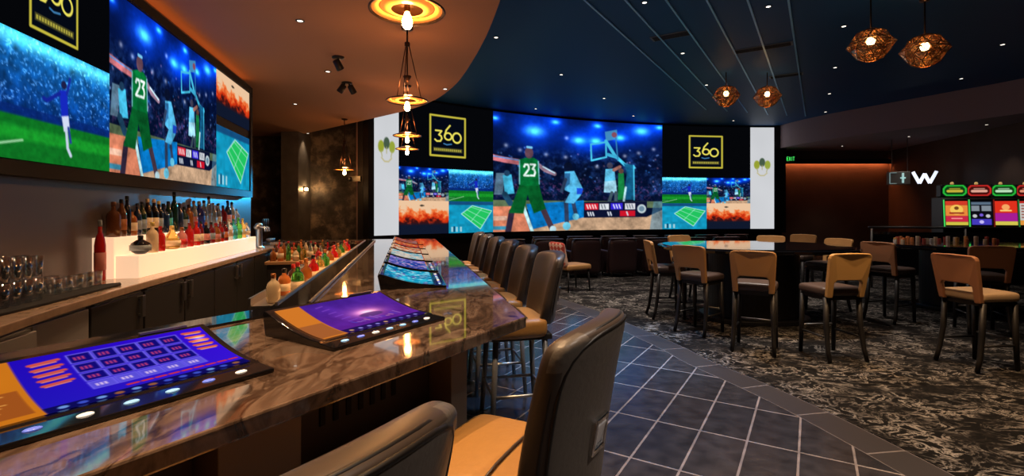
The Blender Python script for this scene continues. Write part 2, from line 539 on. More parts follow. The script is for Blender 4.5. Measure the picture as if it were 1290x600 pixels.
def paint_basketball(w, h):
    im = Img(w, h, 830 / 530)
    S = lambda x, y: ((x - 5) / 530, ((y - (12 + 60 * (x - 5) / 830)) / (575 - (12 + 60 * (x - 5) / 830))))
    Y = im.Y
    im.a = np.stack([4 + 0 * Y, 14 + 14 * np.clip(.4 - Y, 0, 1), 42 + 70 * np.clip(.45 - Y, 0, 1)], -1)
    n = im.noise(26, 3); n2 = im.noise(60, 2)
    crowd = np.clip((Y - .22) / .12, 0, 1) * np.clip((.76 - Y) / .1, 0, 1)
    im.add(crowd * np.clip(n - .44, 0, 1) * 1.6, (34, 60, 96))
    im.add(crowd * np.clip((Y - .5) / .1, 0, 1) * np.clip(n2 - .52, 0, 1) * 2.2, (100, 44, 66))
    for k in range(60):
        x, y = RNG.rand() * im.asp, .22 + .40 * RNG.rand() ** 0.8
        im.glow((x, y), .008, .008, random.choice([(70, 84, 104), (96, 62, 60), (24, 66, 104)]))
    for x, y in ((130, 190), (255, 210), (350, 222), (505, 268), (645, 218), (715, 205), (790, 188), (65, 170), (355, 130)):
        im.glow(S(x, y), .018, .016, (120, 116, 108))
    for x, y, r in ((200, 100, 1.2), (415, 142, .9), (500, 145, .8), (620, 130, .7), (730, 100, 1.0), (300, 55, .5), (508, 72, .5), (15, 45, .4), (820, 85, .5)):
        c = S(x, max(y, 60 * (x - 5) / 830 + 16))
        im.glow(c, .16 * r, .13 * r, (0, 45, 160)); im.glow(c, .065 * r, .035 * r, (90, 190, 255))
    # court
    im.poly([S(0, 425), S(835, 440), S(835, 470), S(0, 470)], (96, 116, 80), .9)
    im.poly([S(0, 455), S(140, 455), S(180, 580), S(0, 580)], (214, 128, 96))
    im.poly([S(160, 445), S(440, 430), S(440, 515), S(190, 565)], (8, 118, 196))
    im.poly([S(190, 565), S(440, 512), S(760, 512), S(835, 480), S(835, 580), S(180, 580)], (196, 160, 128))
    im.poly([S(790, 440), S(835, 440), S(835, 580), S(770, 580)], (80, 130, 160), .6)
    im.poly([S(0, 500), S(70, 500), S(70, 520), S(0, 520)], (240, 220, 200), .6)
    im.line([S(140, 440), S(190, 580)], .03, (190, 235, 240))
    im.line([S(0, 555), S(80, 556)], .03, (60, 140, 170))
    st = im.noise(40, 2)
    im.a *= (0.9 + 0.25 * st)[..., None]
    # seated group at left
    im.poly([S(20, 300), S(60, 300), S(50, 400), S(10, 400)], (120, 160, 180), .7)
    im.poly([S(50, 310), S(90, 305), S(105, 395), S(60, 400)], (70, 190, 230))
    im.disc(S(70, 300), .025, (30, 60, 90)); im.line([S(60, 400), S(85, 440)], .05, (30, 70, 100))
    # hoop and stand
    cy = (70, 190, 225)
    im.line([S(475, 160), S(478, 238), S(552, 222), S(550, 150), S(475, 160)], .016, cy)
    im.poly([S(545, 100), S(605, 90), S(610, 135), S(550, 145)], (80, 160, 190), .8)
    im.disc(S(592, 115), .025, (150, 60, 70), .8)
    im.line([S(550, 145), S(595, 215), S(645, 260), S(690, 275)], .030, cy)
    im.line([S(560, 210), S(600, 222)], .03, (60, 170, 210))
    im.line([S(600, 130), S(610, 240)], .012, (50, 130, 180))
    im.poly([S(640, 255), S(690, 262), S(690, 430), S(640, 430), S(655, 300)], (18, 90, 130), .95)
    im.line([S(690, 265), S(692, 430)], .012, cy)
    # players under the hoop
    im.disc(S(570, 263), .028, (60, 60, 80))
    im.poly([S(548, 280), S(592, 278), S(605, 395), S(540, 392)], (96, 196, 236))
    im.poly([S(543, 340), S(600, 335), S(606, 395), S(540, 392)], (190, 230, 245), .7)
    im.line([S(590, 285), S(620, 270)], .03, (150, 100, 90))
    im.poly([S(612, 300), S(640, 300), S(648, 430), S(610, 430)], (20, 120, 60))
    im.disc(S(626, 290), .024, (100, 70, 60)); im.line([S(650, 370), S(640, 435)], .02, (180, 220, 230))
    im.line([S(580, 395), S(565, 440)], .03, (60, 80, 90)); im.line([S(600, 395), S(600, 440)], .03, (60, 80, 90))
    # light blue defender
    sk = (46, 62, 92)
    im.line([S(352, 430), S(356, 535)], .040, sk); im.line([S(385, 430), S(402, 505)], .036, sk)
    im.disc(S(355, 552), .036, (110, 205, 235)); im.disc(S(400, 508), .030, (110, 205, 235))
    im.poly([S(345, 292), S(392, 288), S(434, 372), S(425, 405), S(390, 445), S(345, 440), S(372, 392), S(345, 380)], (86, 186, 232))
    im.poly([S(405, 370), S(436, 372), S(430, 400), S(405, 400)], (30, 80, 220))
    im.poly([S(345, 300), S(372, 298), S(370, 350), S(345, 372)], (20, 60, 120), .6)
    im.disc(S(362, 268), .040, (8, 16, 40)); im.line([S(350, 330), S(330, 385)], .03, sk)
    # green player seen from behind
    gr = (6, 108, 50)
    im.line([S(92, 480), S(74, 578)], .052, (52, 40, 62)); im.line([S(240, 470), S(284, 565)], .050, (70, 52, 66))
    im.disc(S(288, 566), .03, (190, 225, 235))
    im.line([S(0, 226), S(60, 238), S(132, 248)], .048, (206, 116, 124))
    im.line([S(0, 220), S(130, 240)], .010, (90, 150, 220))
    im.line([S(216, 258), S(250, 285), S(296, 302)], .034, (150, 120, 140)); im.line([S(240, 268), S(296, 298)], .012, (190, 225, 240))
    im.poly([S(128, 355), S(222, 358), S(238, 420), S(254, 468), S(196, 490), S(166, 402), S(146, 490), S(78, 486), S(104, 420)], (8, 92, 40))
    im.poly([S(126, 236), S(160, 226), S(196, 226), S(216, 240), S(222, 360), S(126, 358)], gr)
    im.line([S(128, 240), S(128, 350)], .010, (120, 190, 200)); im.line([S(217, 245), S(222, 350)], .010, (120, 190, 200))
    im.disc(S(173, 203), .038, (96, 66, 80), ry=.048); im.line([S(165, 176), S(185, 178)], .02, (120, 200, 240))
    for i, c in enumerate('23'):
        x, y = S(150 + i * 30, 258)
        digit(im, c, x, y, .042, .095, .017, (225, 240, 235))
    sh = im.noise(18, 4)
    fig = np.clip((im.Y - .30) / .05, 0, 1)
    im.a *= (1 + fig * (sh - .5) * 0.9)[..., None]
    im.a *= (1 - .22 * np.clip((im.Y - .55) * 2, 0, 1) * np.clip(sh * 2 - .8, 0, 1))[..., None]
    # scoreboard
    im.poly([S(440, 438), S(757, 438), S(757, 514), S(440, 514)], (12, 18, 48))
    im.poly([S(445, 445), S(512, 445), S(512, 476), S(445, 476)], (216, 28, 48))
    im.poly([S(518, 447), S(565, 447), S(565, 476), S(518, 476)], (226, 232, 238))
    im.poly([S(574, 445), S(634, 445), S(634, 476), S(574, 476)], (52, 36, 214))
    im.poly([S(646, 447), S(697, 447), S(697, 476), S(646, 476)], (226, 226, 232))
    im.poly([S(620, 482), S(697, 482), S(697, 509), S(620, 509)], (206, 20, 42))
    im.disc(S(730, 474), .042, (190, 206, 212)); im.disc(S(730, 474), .026, (110, 140, 160))
    for x in (455, 468, 482, 495): im.line([S(x, 453), S(x + 6, 469)], .012, (250, 220, 220))
    for x in (588, 602, 616): im.line([S(x, 453), S(x + 6, 469)], .012, (220, 220, 255))
    for x in (528, 542, 655, 668, 681): im.line([S(x, 453), S(x + 5, 469)], .012, (120, 130, 140))
    for x in (460, 472, 484, 560, 572, 655): im.line([S(x, 489), S(x + 5, 503)], .014, (210, 216, 226))
    return im


def paint_soccer(w, h, asp=1.55):
    im = Img(w, h, asp)
    Y = im.Y; n = im.noise(14, 3); n2 = im.noise(50, 2)
    f = np.clip(1 - Y / .62, 0, 1)
    im.a = np.stack([8 + 20 * f, 60 + 80 * f, 150 + 80 * f], -1) * (0.40 + 0.85 * n)[..., None]
    im.add(np.clip(n2 - .58, 0, 1) * 2.4 * np.clip((.66 - Y) / .1, 0, 1), (120, 160, 200))
    for x in np.linspace(.05, asp - .05, 9):
        im.glow((x, .05 + .03 * RNG.rand()), .13, .07, (70, 130, 110))
    im.rect(0, .58, asp, .66, (8, 36, 110), .75)
    g = np.clip((Y - .645) / .02, 0, 1)
    im.blend(g, (14, 112, 34))
    im.blend(np.clip((Y - .72) / .04, 0, 1) * np.clip((.86 - Y) / .04, 0, 1), (24, 150, 42))
    im.a *= (0.86 + .28 * im.noise(30, 2))[..., None]
    im.line([(0, .97), (asp * .33, .84)], .018, (190, 230, 190), k=.8); im.line([(0, .88), (.2, .885)], .012, (150, 210, 160), k=.7)
    c = asp * .60
    im.poly([(c - .05, .35), (c + .05, .33), (c + .07, .56), (c - .02, .58)], (22, 40, 190))
    im.line([(c - .05, .38), (c - .20, .47), (c - .24, .46)], .035, (20, 36, 150)); im.line([(c + .05, .36), (c + .09, .22)], .03, (24, 44, 160))
    im.disc((c + .01, .29), .035, (30, 30, 70))
    im.poly([(c - .02, .57), (c + .07, .55), (c + .09, .68), (c + .01, .70)], (210, 220, 245))
    im.line([(c + .04, .68), (c + .06, .84), (c + .10, .90)], .035, (200, 210, 235)); im.line([(c + .07, .66), (c + .10, .78)], .03, (40, 60, 150))
    return im


def paint_tennis(w, h, asp=1.5):
    im = Img(w, h, asp, (18, 150, 190))
    n = im.noise(8, 2)
    im.a *= (0.8 + 0.4 * n)[..., None]
    im.rect(0, 0, asp, .12, (20, 60, 110), .8)
    q = [(.28 * asp, .40), (.52 * asp, .14), (.96 * asp, .30), (.70 * asp, .88)]
    im.poly(q, (34, 196, 96))
    im.line(q + [q[0]], .02, (210, 245, 240))
    m = lambda a, b, t: (a[0] + (b[0] - a[0]) * t, a[1] + (b[1] - a[1]) * t)
    im.line([m(q[0], q[1], .5), m(q[3], q[2], .5)], .012, (190, 240, 230))
    im.line([m(q[0], q[3], .5), m(q[1], q[2], .5)], .012, (190, 240, 230))
    im.line([m(q[0], q[1], .18), m(q[3], q[2], .18)], .01, (190, 240, 230)); im.line([m(q[0], q[1], .85), m(q[3], q[2], .85)], .01, (190, 240, 230))
    for x in (.06, .16, .25): im.rect(x * asp, .80, x * asp + .06, .95, (200, 225, 230), .8)
    im.rect(.11 * asp, .78, .14 * asp, .95, (20, 30, 60), .8)
    return im


def paint_fire(w, h, asp=1.5):
    im = Img(w, h, asp)
    Y = im.Y; n = im.noise(9, 3)
    t = Y + (n - .5) * .5
    im.a = np.zeros((h, w, 3)) + np.array((236, 196, 158.0))
    im.blend(np.clip((t - .26) / .10, 0, 1), (240, 120, 60))
    im.blend(np.clip((t - .38) / .10, 0, 1), (206, 50, 16))
    im.blend(np.clip((t - .52) / .12, 0, 1), (60, 18, 20))
    im.blend(np.clip((Y - .64) / .10, 0, 1), (16, 24, 44))
    im.disc((.45 * asp, .15), .03, (40, 40, 40)); im.line([(.42 * asp, .15), (.49 * asp, .15)], .03, (60, 50, 40))
    return im


def paint_logo(w, h, asp, c, hw, t0, t1):
    """black field, box outline with 360 and a bar of tiny lettering"""
    im = Img(w, h, asp, (5, 6, 9))
    yl = (196, 184, 62); k = hw / .30; cy = t0 + (t1 - t0) * .50
    im.rect(c - hw, t0, c + hw, t1, (4, 9, 20))
    im.line([(c - hw, t0), (c + hw, t0), (c + hw, t1), (c - hw, t1), (c - hw, t0)], .030, yl)
    y2 = (236, 224, 92)
    T = lambda pts: [(c + x * k, cy + y * k) for x, y in pts]
    im.line(T([(-.21, -.08), (-.11, -.08), (-.155, -.015), (-.12, 0), (-.105, .04), (-.13, .085), (-.19, .09), (-.22, .065)]), .026, y2)
    im.line(T([(.035, -.18), (-.03, -.10), (-.055, -.01)]), .026, y2)
    im.ring(T([(.003, -.002)])[0], .060 * k, .056 * k, .026, y2)
    im.ring(T([(.155, .01)])[0], .072 * k, .080 * k, .026, y2)
    im.line(T([(-.07, .12), (-.02, .135), (.06, .12)]), .020, (60, 120, 170))
    zb = t1 - .10 * k
    for q in range(14):
        x = c + (-.235 + q * .034) * k
        im.rect(x, zb - .018 * k, x + .023 * k, zb + .018 * k, (210, 200, 80), .95)
    im.rect(c - .25 * k, zb - .033 * k, c + .25 * k, zb + .033 * k, (150, 140, 50), .45)
    return im


def paint_strip(w, h, asp):
    im = Img(w, h, asp, (206, 208, 212))
    im.a *= (0.97 + .05 * im.noise(4, 2))[..., None]
    c = asp / 2
    for dx, dy, col, r in ((-.055, .37, (150, 160, 50), .030), (.055, .37, (150, 164, 60), .030), (0, .345, (70, 90, 70), .030)):
        im.disc((c + dx, dy), r, col, ry=.042)
        im.line([(c + dx, dy + .03), (c + dx * .8, dy + .07)], .008, (170, 165, 110))
    im.line([(c - .05, .45), (c - .02, .475), (c + .02, .475), (c + .05, .45)], .010, (190, 180, 130))
    return im


def paint_cards(w, h, asp):
    """blue touch screen: orange side menu, grid of outlined cells, red words, round buttons"""
    im = Img(w, h, asp, (30, 14, 190))
    im.a = np.stack([26 + 30 * im.X / asp, 10 + 14 * im.Y, 176 + 40 * im.X / asp], -1)
    im.rect(0, 0, asp * .28, 1, (206, 118, 26)); im.rect(0, .45, asp * .26, .9, (150, 74, 30), .8)
    im.glow((asp * .12, .25), .14, .12, (30, 30, 10))
    for k in range(8): im.line([(.04, .5 + k * .045), (asp * .22 * random.uniform(.5, 1), .5 + k * .045)], .016, (220, 150, 70))
    for r in range(4):
        for c in range(5):
            x = asp * (.45 + c * .085); y = .07 + r * .17
            lit = r == 3
            im.rect(x, y, x + asp * .078, y + .145, (92, 80, 220) if lit else (18, 10, 120))
            im.line([(x, y), (x + asp * .078, y), (x + asp * .078, y + .145), (x, y + .145), (x, y)], .012, (110, 96, 236))
            for j in (-1, 0, 1):
                im.rect(x + asp * (.030 + .014 * j), y + .05, x + asp * (.038 + .014 * j), y + .10, (190, 60, 120) if not lit else (230, 200, 240))
    for k in range(5):
        im.line([(asp * .33, .12 + k * .09), (asp * .42, .10 + k * .09)], .034, (214, 84, 70))
        im.line([(asp * .335, .145 + k * .09), (asp * .41, .13 + k * .09)], .016, (250, 140, 90))
        im.line([(asp * .90, .08 + k * .085), (asp * .975, .09 + k * .085)], .034, (226, 90, 60))
        im.line([(asp * .905, .105 + k * .085), (asp * .97, .112 + k * .085)], .016, (255, 170, 110))
    im.glow((asp * .945, .22), .05, .05, (120, 110, 60))
    for k in range(9): im.line([(asp * (.55 + .05 * k), .80), (asp * (.58 + .05 * k), .80)], .032, (206, 50, 60))
    im.rect(asp * .28, .87, asp, 1, (10, 10, 70), .85)
    for k in range(12): im.disc((asp * (.33 + .056 * k), .93), .030, random.choice([(150, 90, 60), (110, 150, 220), (60, 80, 200)]))
    return im


def paint_sunset(w, h, asp):
    """purple touch screen with a glowing sun and an orange side menu"""
    im = Img(w, h, asp)
    n = im.noise(6, 3)
    im.a = np.stack([60 + 30 * im.Y + 30 * n, 26 + 18 * n, 128 + 50 * n], -1)
    im.rect(0, 0, asp * .20, 1, (214, 122, 40)); im.rect(0, .5, asp * .19, .95, (150, 84, 50), .7)
    im.glow((asp * .62, .48), .30, .16, (110, 70, 30)); im.glow((asp * .62, .47), .17, .07, (150, 130, 80))
    im.disc((asp * .62, .56), .20, (86, 50, 116), .8, ry=.07)
    for k in range(12):
        im.line([(asp * (.38 + .04 * k), .66 + .05 * math.sin(k)), (asp * (.40 + .04 * k), .72)], .03, random.choice([(140, 90, 190), (170, 110, 170), (90, 60, 180)]))
    for k in range(6): im.line([(asp * (.30 + .015 * k), .12 + .1 * k), (asp * (.36 + .02 * k), .10 + .1 * k)], .024, (130, 70, 200), k=.7)
    im.rect(asp * .2, .84, asp, 1, (24, 16, 70), .8)
    for k in range(9): im.disc((asp * (.26 + .08 * k), .92), .030, random.choice([(200, 150, 110), (140, 130, 220), (90, 90, 190)]))
    return im


def paint_game(w, h, asp, pal):
    im = Img(w, h, asp, pal[0])
    n = im.noise(5, 3); n2 = im.noise(14, 2)
    im.blend(np.clip((n - .45) * 5, 0, 1), pal[1]); im.blend(np.clip((n2 - .56) * 6, 0, 1), pal[2])
    for k in range(14): im.disc((asp * RNG.rand(), RNG.rand()), .03 + .03 * RNG.rand(), random.choice(pal), .8)
    for r in range(3):
        for c in range(5):
            im.line([(asp * (.2 + .12 * c), .2 + .2 * r), (asp * (.28 + .12 * c), .2 + .2 * r)], .05, pal[(r + c) % len(pal)], k=.7)
    return im


def screen(name, im, pos, parent, material=None):
    """a display surface: one vertex per pixel; pos(u, v) with u from left, v from top"""
    h, w = im.h, im.w
    vs = [pos(i / (w - 1), j / (h - 1)) for j in range(h) for i in range(w)]
    fs = [(j * w + i, (j + 1) * w + i, (j + 1) * w + i + 1, j * w + i + 1) for j in range(h - 1) for i in range(w - 1)]
    me = bpy.data.meshes.new(name)
    me.from_pydata(vs, [], fs)
    ca = me.color_attributes.new('Col', 'FLOAT_COLOR', 'POINT')
    col = np.ones((h * w, 4), np.float32); col[:, :3] = im.lin().reshape(-1, 3)
    ca.data.foreach_set('color', col.ravel())
    me.materials.append(material or M_SCREEN)
    me.update()
    o = bpy.data.objects.new(name, me)
    C.objects.link(o)
    o.parent = parent
    return o


# ------------------------------------------------------------------ the far video wall's curve
def circ3(a, b, c):
    ax, ay = a; bx_, by_ = b; cx, cy = c
    d = 2 * (ax * (by_ - cy) + bx_ * (cy - ay) + cx * (ay - by_))
    X = ((ax * ax + ay * ay) * (by_ - cy) + (bx_ ** 2 + by_ ** 2) * (cy - ay) + (cx * cx + cy * cy) * (ay - by_)) / d
    Y = ((ax * ax + ay * ay) * (cx - bx_) + (bx_ ** 2 + by_ ** 2) * (ax - cx) + (cx * cx + cy * cy) * (bx_ - ax)) / d
    return X, Y, math.hypot(ax - X, ay - Y)


VX, VY, VR = circ3((-3.1, 11.1), (1.9, 14.4), (8.2, 15.7))


def arc(phi, off=0.0):
    """point on the curve; off > 0 is towards the room"""
    r = VR - off
    return VX + r * math.cos(phi), VY + r * math.sin(phi)


def phi_at(slope):
    """angle on the curve where the bearing x/y from the middle of the hall equals slope"""
    # solve (s*y - VX)^2 + (y - VY)^2 = VR^2 for the far root
    A = slope * slope + 1; B = -2 * (slope * VX + VY); Cc = VX * VX + VY * VY - VR * VR
    y = (-B + math.sqrt(B * B - 4 * A * Cc)) / (2 * A)
    return math.atan2(y - VY, slope * y - VX)


PH = {k: phi_at((k - 645) / 620) for k in (464, 471, 502, 565, 621, 834, 890, 945, 975, 990)}
CEIL, CEIL_BAR_Z, CEIL_SOF = 4.25, 3.5, 3.53


def arc_slab(mb, p0, p1, z0, z1, off0, off1, n=40):
    ps = [p0 + (p1 - p0) * i / n for i in range(n + 1)]
    poly = [arc(p, off0) for p in ps] + [arc(p, off1) for p in ps[::-1]]
    vs, fs = [], []
    for z in (z0, z1):
        vs += [(x, y, z) for x, y in poly]
    m = len(poly)
    for i in range(n):
        a, b, c, d = i, i + 1, m - 2 - i, m - 1 - i
        fs += [(a, b, c, d)[::-1], (m + a, m + b, m + c, m + d)]
    for i in range(m):
        j = (i + 1) % m
        fs.append((i, j, m + j, m + i))
    mb.add(vs, fs)
    return mb


# ================================================================== STRUCTURE
def spline(pts, n=8):
    out = []
    for i in range(len(pts) - 1):
        p0 = Vector(pts[max(i - 1, 0)]); p1 = Vector(pts[i]); p2 = Vector(pts[i + 1]); p3 = Vector(pts[min(i + 2, len(pts) - 1)])
        for k in range(n):
            t = k / n
            out.append(0.5 * ((2 * p1) + (-p0 + p2) * t + (2 * p0 - 5 * p1 + 4 * p2 - p3) * t * t + (-p0 + 3 * p1 - 3 * p2 + p3) * t ** 3))
    out.append(Vector(pts[-1]))
    return [(p.x, p.y) for p in out]


edge = spline([(2.62, -1.5), (2.66, 0.5), (2.60, 1.9), (2.51, 2.82), (2.36, 3.72), (2.20, 4.33), (2.0, 4.95), (1.83, 5.72), (1.20, 7.7), (0.35, 9.6), (-0.5, 11.4), (-1.2, 12.6)], 8)
inner = []
for i, p in enumerate(edge):
    q0, q1 = Vector(edge[max(i - 1, 0)]), Vector(edge[min(i + 1, len(edge) - 1)])
    d = (q1 - q0).normalized()
    inner.append((p[0] - d.y * 0.28, p[1] + d.x * 0.28))
mb = MB(); mb.prism(inner + [(-7, 12.6), (-7, -1.5)], -0.08, 0.0)
struct('floor_tile', mb, M_TILE)
mb = MB(); mb.prism(edge + [(-1.2, 17.5), (15, 17.5), (15, -1.5)], -0.08, 0.004)
struct('floor_carpet', mb, M_CARPET)
mb = MB()
ne = len(edge)
mb.add([(x, y, 0.0) for x, y in inner] + [(x, y, 0.0) for x, y in edge], [(i, ne + i, ne + i + 1, i + 1) for i in range(ne - 1)])
bo = struct('floor_border', mb, M_BORDER)
uvl = bo.data.uv_layers.new(name='UV')
cum = [0]
for i in range(1, ne): cum.append(cum[-1] + (Vector(edge[i]) - Vector(edge[i - 1])).length)
for poly in bo.data.polygons:
    for li in poly.loop_indices:
        vi = bo.data.loops[li].vertex_index
        uvl.data[li].uv = (cum[vi % ne] + 0.2, 0.001 if vi < ne else 0.279)

mb = MB(); mb.bbox((-8, -1.6, CEIL), (15, 17.6, CEIL + 0.1)); struct('ceiling', mb, M_CEIL)
ceil_edge = spline([(0.55, -1.6), (0.38, 1.0), (0.16, 3.0), (-0.11, 4.64), (-0.32, 5.71), (-0.60, 6.8), (-0.86, 7.65), (-1.14, 8.32), (-1.42, 8.86), (-1.98, 9.6), (-3.0, 10.55), (-5.75, 13.0)], 6)
mb = MB(); mb.prism(ceil_edge + [(-7.9, 13.0), (-7.9, -1.6)], CEIL_BAR_Z, CEIL - 0.005)
struct('ceiling_bar', mb, M_CEIL_BAR)
fas = spline([(8.62, 16.9), (8.58, 16.0), (8.56, 15.2), (8.85, 13.9), (9.4, 12.6), (10.0, 11.3), (10.5, 10.1), (11.0, 8.0), (11.3, 5.0), (11.3, -1.6)], 6)
mb = MB(); mb.prism(fas + [(14.9, -1.6), (14.9, 16.9)], CEIL_SOF, CEIL - 0.005)
struct('ceiling_soffit', mb, M_SOFFIT)

# the thin metal channels of the dark ceiling run with the floor tiles
for k in range(6):
    x0 = 0.88 + k * 0.527
    y0, y1 = 3.4, (13.2, 13.4, 13.6, 13.9, 14.0, 14.1, 14.2, 12.2, 10.6)[k]
    mb = MB()
    c0 = Vector((x0 - (6.27 - y0) * ux / uy, y0)); c1 = Vector((x0 - (6.27 - y1) * ux / uy, y1))
    d = c1 - c0
    mb.box(((c0.x + c1.x) / 2, (c0.y + c1.y) / 2, CEIL - 0.008), (0.026, d.length, 0.016), -UD)
    struct('trim_%d' % (k + 1), mb, M_TBAR)

# curved wall behind the video wall
mb = MB(); arc_slab(mb, PH[464], PH[990], 0.0, CEIL, -0.5, -0.26)
struct('wall_back', mb, M_BLACKM)
# far right recess
mb = MB(); mb.bbox((8.2, 16.4, 0), (13.4, 16.6, CEIL_SOF)); struct('wall_recess', mb, M_WALLD)
mb = MB(); mb.prism([(12.55, 16.4), (12.75, 16.4), (11.35, 9.4), (11.7, 4.0), (11.5, -1.5), (11.3, -1.5), (11.5, 4.0), (11.15, 9.4)], 0, CEIL_SOF)
struct('wall_right', mb, M_WALLD)
mb = MB(); mb.prism([(10.5, 16.25), (12.5, 16.25), (12.5, 16.4), (8.3, 16.4), (8.3, 16.25)], 3.18, 3.24)
mb.prism([(8.3, 16.20), (12.5, 16.20), (12.5, 16.25), (8.3, 16.25)], 3.085, 3.24)
struct('trim_10', mb, M_BLACKM)
# left wall carrying the display
WA = -2.394
mb = MB(); p = [L(WA, -2.0)[:2], L(WA, 8.53)[:2], L(WA - 0.3, 8.53)[:2], L(WA - 0.3, -2.0)[:2]]
mb.prism(p, 0, CEIL_BAR_Z); struct('wall_left', mb, M_WALLG)
mb = MB(); mb.bbox((-8, 13.0, 0), (-3.3, 13.2, CEIL)); struct('wall_stone', mb, M_STONE)
mb = MB(); mb.bbox((-5.75, 12.25, 0), (-5.32, 13.0, CEIL_BAR_Z)); struct('wall_pier', mb, mat('grey blue stone', (0.12, 0.12, 0.125), 0.5, noise=0.5, nscale=4))
mb = MB(); mb.prism([(-3.72, 11.75), (-3.28, 11.6), (-3.28, 13.0), (-3.78, 13.0)], 0, CEIL)
struct('wall_pillar', mb, M_PLAST)
mb = MB(); mb.bbox((-8, -1.7, 0), (15, -1.6, CEIL)); struct('wall_rear', mb, M_WALLD)
mb = MB(); mb.bbox((-8.1, 8.0, 0), (-8, 13.2, CEIL)); struct('wall_side', mb, M_WALLD)

# ================================================================== FAR VIDEO WALL
Z0, ZM, Z1 = 0.96, 2.575, 4.19
vw = thing('video_wall', 'long curved black video wall of lit sports pictures facing the lounge chairs', 'video wall', (*arc(PH[727] if 727 in PH else phi_at((727 - 645) / 620)), 0))
inv = Matrix.Translation(-vw.location)


def wp(phi, z, off):
    x, y = arc(phi, off)
    return (x - vw.location.x, y - vw.location.y, z)


mb = MB(); arc_slab(mb, PH[464], PH[990], 0.84, CEIL - 0.01, -0.24, 0.0)
mb.v = [(x - vw.location.x, y - vw.location.y, z) for x, y, z in mb.v]
mb.build('frame', M_BLACK, vw)


def vpanel(name, im, k0, k1, z0, z1):
    a, b = PH[k0], PH[k1]
    return screen(name, im, lambda u, v: wp(a + (b - a) * u, z1 + (z0 - z1) * v, 0.012), vw)


IM_BB = paint_basketball(300, 192)
IM_BBS = paint_basketball(96, 60)
IM_SO = paint_soccer(96, 60); IM_TE = paint_tennis(90, 56); IM_FI = paint_fire(90, 56)
IM_LG = paint_logo(220, 150, 1.55, .775, .285, .19, .80); IM_ST = paint_strip(44, 180, 0.25)
vpanel('basketball_screen', IM_BB, 621, 834, Z0, Z1)
zq = (Z0 + ZM) / 2
for (s0, c0, c1, e0, flip) in ((502, 502, 565, 621, 0), (834, 834, 890, 945, 1)):
    vpanel('logo_screen', IM_LG, s0, e0, ZM, Z1)
    o0, o1 = ((c0, c1), (c1, e0))
    if flip: o0, o1 = o1, o0
    vpanel('match_screen', IM_BBS, o0[0], o0[1], zq, ZM)
    vpanel('flare_screen', IM_FI, o0[0], o0[1], Z0, zq)
    vpanel('soccer_screen', IM_SO, o1[0], o1[1], zq, ZM)
    vpanel('tennis_screen', IM_TE, o1[0], o1[1], Z0, zq)
vpanel('white_strip_screen', IM_ST, 471, 502, Z0, Z1)
vpanel('white_strip_screen', IM_ST, 945, 975, Z0, Z1)

# ================================================================== LEFT DISPLAY
ld = thing('wall_display', 'angled black wall display of lit sports pictures above the back bar bottles', 'video display', L(WA, 5.0), RZ_FAR)
# local: +y along the wall, +x towards the room
SB, SM, ST_ = 1.82, 2.60, 3.29


def t_at(k):                                   # where bearing k meets the display plane
    s = (k - 645) / 620
    # a*by + t*bx = s*(-a*bx + t*by)
    a = WA + 0.09
    return a * (by + s * bx) / (s * by - bx)


def lpanel(name, im, t0, t1, z0, z1):
    return screen(name, im, lambda u, v: (0.095, t0 + (t1 - t0) * u - 5.0, z1 + (z0 - z1) * v), ld)


tE, tB1, tB0 = t_at(313.5), t_at(272), t_at(137)
tS0 = tB0 - 1.36
mb = MB(); mb.bbox((0.004, 0.2 - 5, SB - 0.10), (0.085, tE + 0.10 - 5, ST_ + 0.10))
mb.bbox((0.085, 0.2 - 5, SB - 0.10), (0.115, tE + 0.10 - 5, SB - 0.01)); mb.bbox((0.085, 0.2 - 5, ST_ + 0.005), (0.115, tE + 0.10 - 5, ST_ + 0.10)); mb.bbox((0.085, tE + 0.005 - 5, SB - 0.02), (0.115, tE + 0.10 - 5, ST_ + 0.02))
mb.build('frame', M_BLACKM, ld)
lpanel('basketball_screen', paint_basketball(300, 192), tB0, tB1, SB, ST_)
lpanel('soccer_screen', paint_soccer(200, 112, 1.75), tS0, tB0, SB, SM)
lpanel('logo_screen', paint_logo(260, 150, 1.95, 1.06, .323, .14, .895), tS0, tB0, SM, ST_ + 0.02)
lpanel('flare_screen', IM_FI, tB1, tE, 2.72, ST_)
lpanel('tennis_screen', IM_TE, tB1, tE, SB, 2.60)
mb = MB(); mb.bbox((0.02, 0.4 - 5, ST_ + 0.104), (0.07, tE - 5, ST_ + 0.114))
mb.build('added_light_strip', mat('orange glow strip', (1, 0.5, 0.2), 0.5, emit=(1.0, 0.28, 0.06), es=ADDED_STRIP_BAR), ld)  # strip added on the display top to throw orange on the ceiling

# ================================================================== BACK BAR
CA0, CA1 = WA, -1.915
CZ = 0.97
CT1 = (8.6 + 0.2127 * 1.915) / 0.977


def tY(Y, a):                                   # along-position on line a where the depth is Y
    return (Y + a * bx) / by


counter = thing('worktop', 'long brown stone back bar worktop under the bottles and glasses', 'counter', L(CA1, 5.0), RZ_FAR)
pts = [(0, CT1 - 5.0), (0, 4.0 - 5.0 + 0.0), (0.03, 3.2 - 5), (0.10, 2.6 - 5), (0.20, 2.0 - 5), (0.2, 1.2 - 5), (CA0 - CA1 + 0.003, 1.2 - 5), (CA0 - CA1 + 0.003, 3.55)]
mb = MB(); mb.prism(pts, CZ - 0.05, CZ); mb.build('slab', M_COUNT, counter, bevel=0.006)

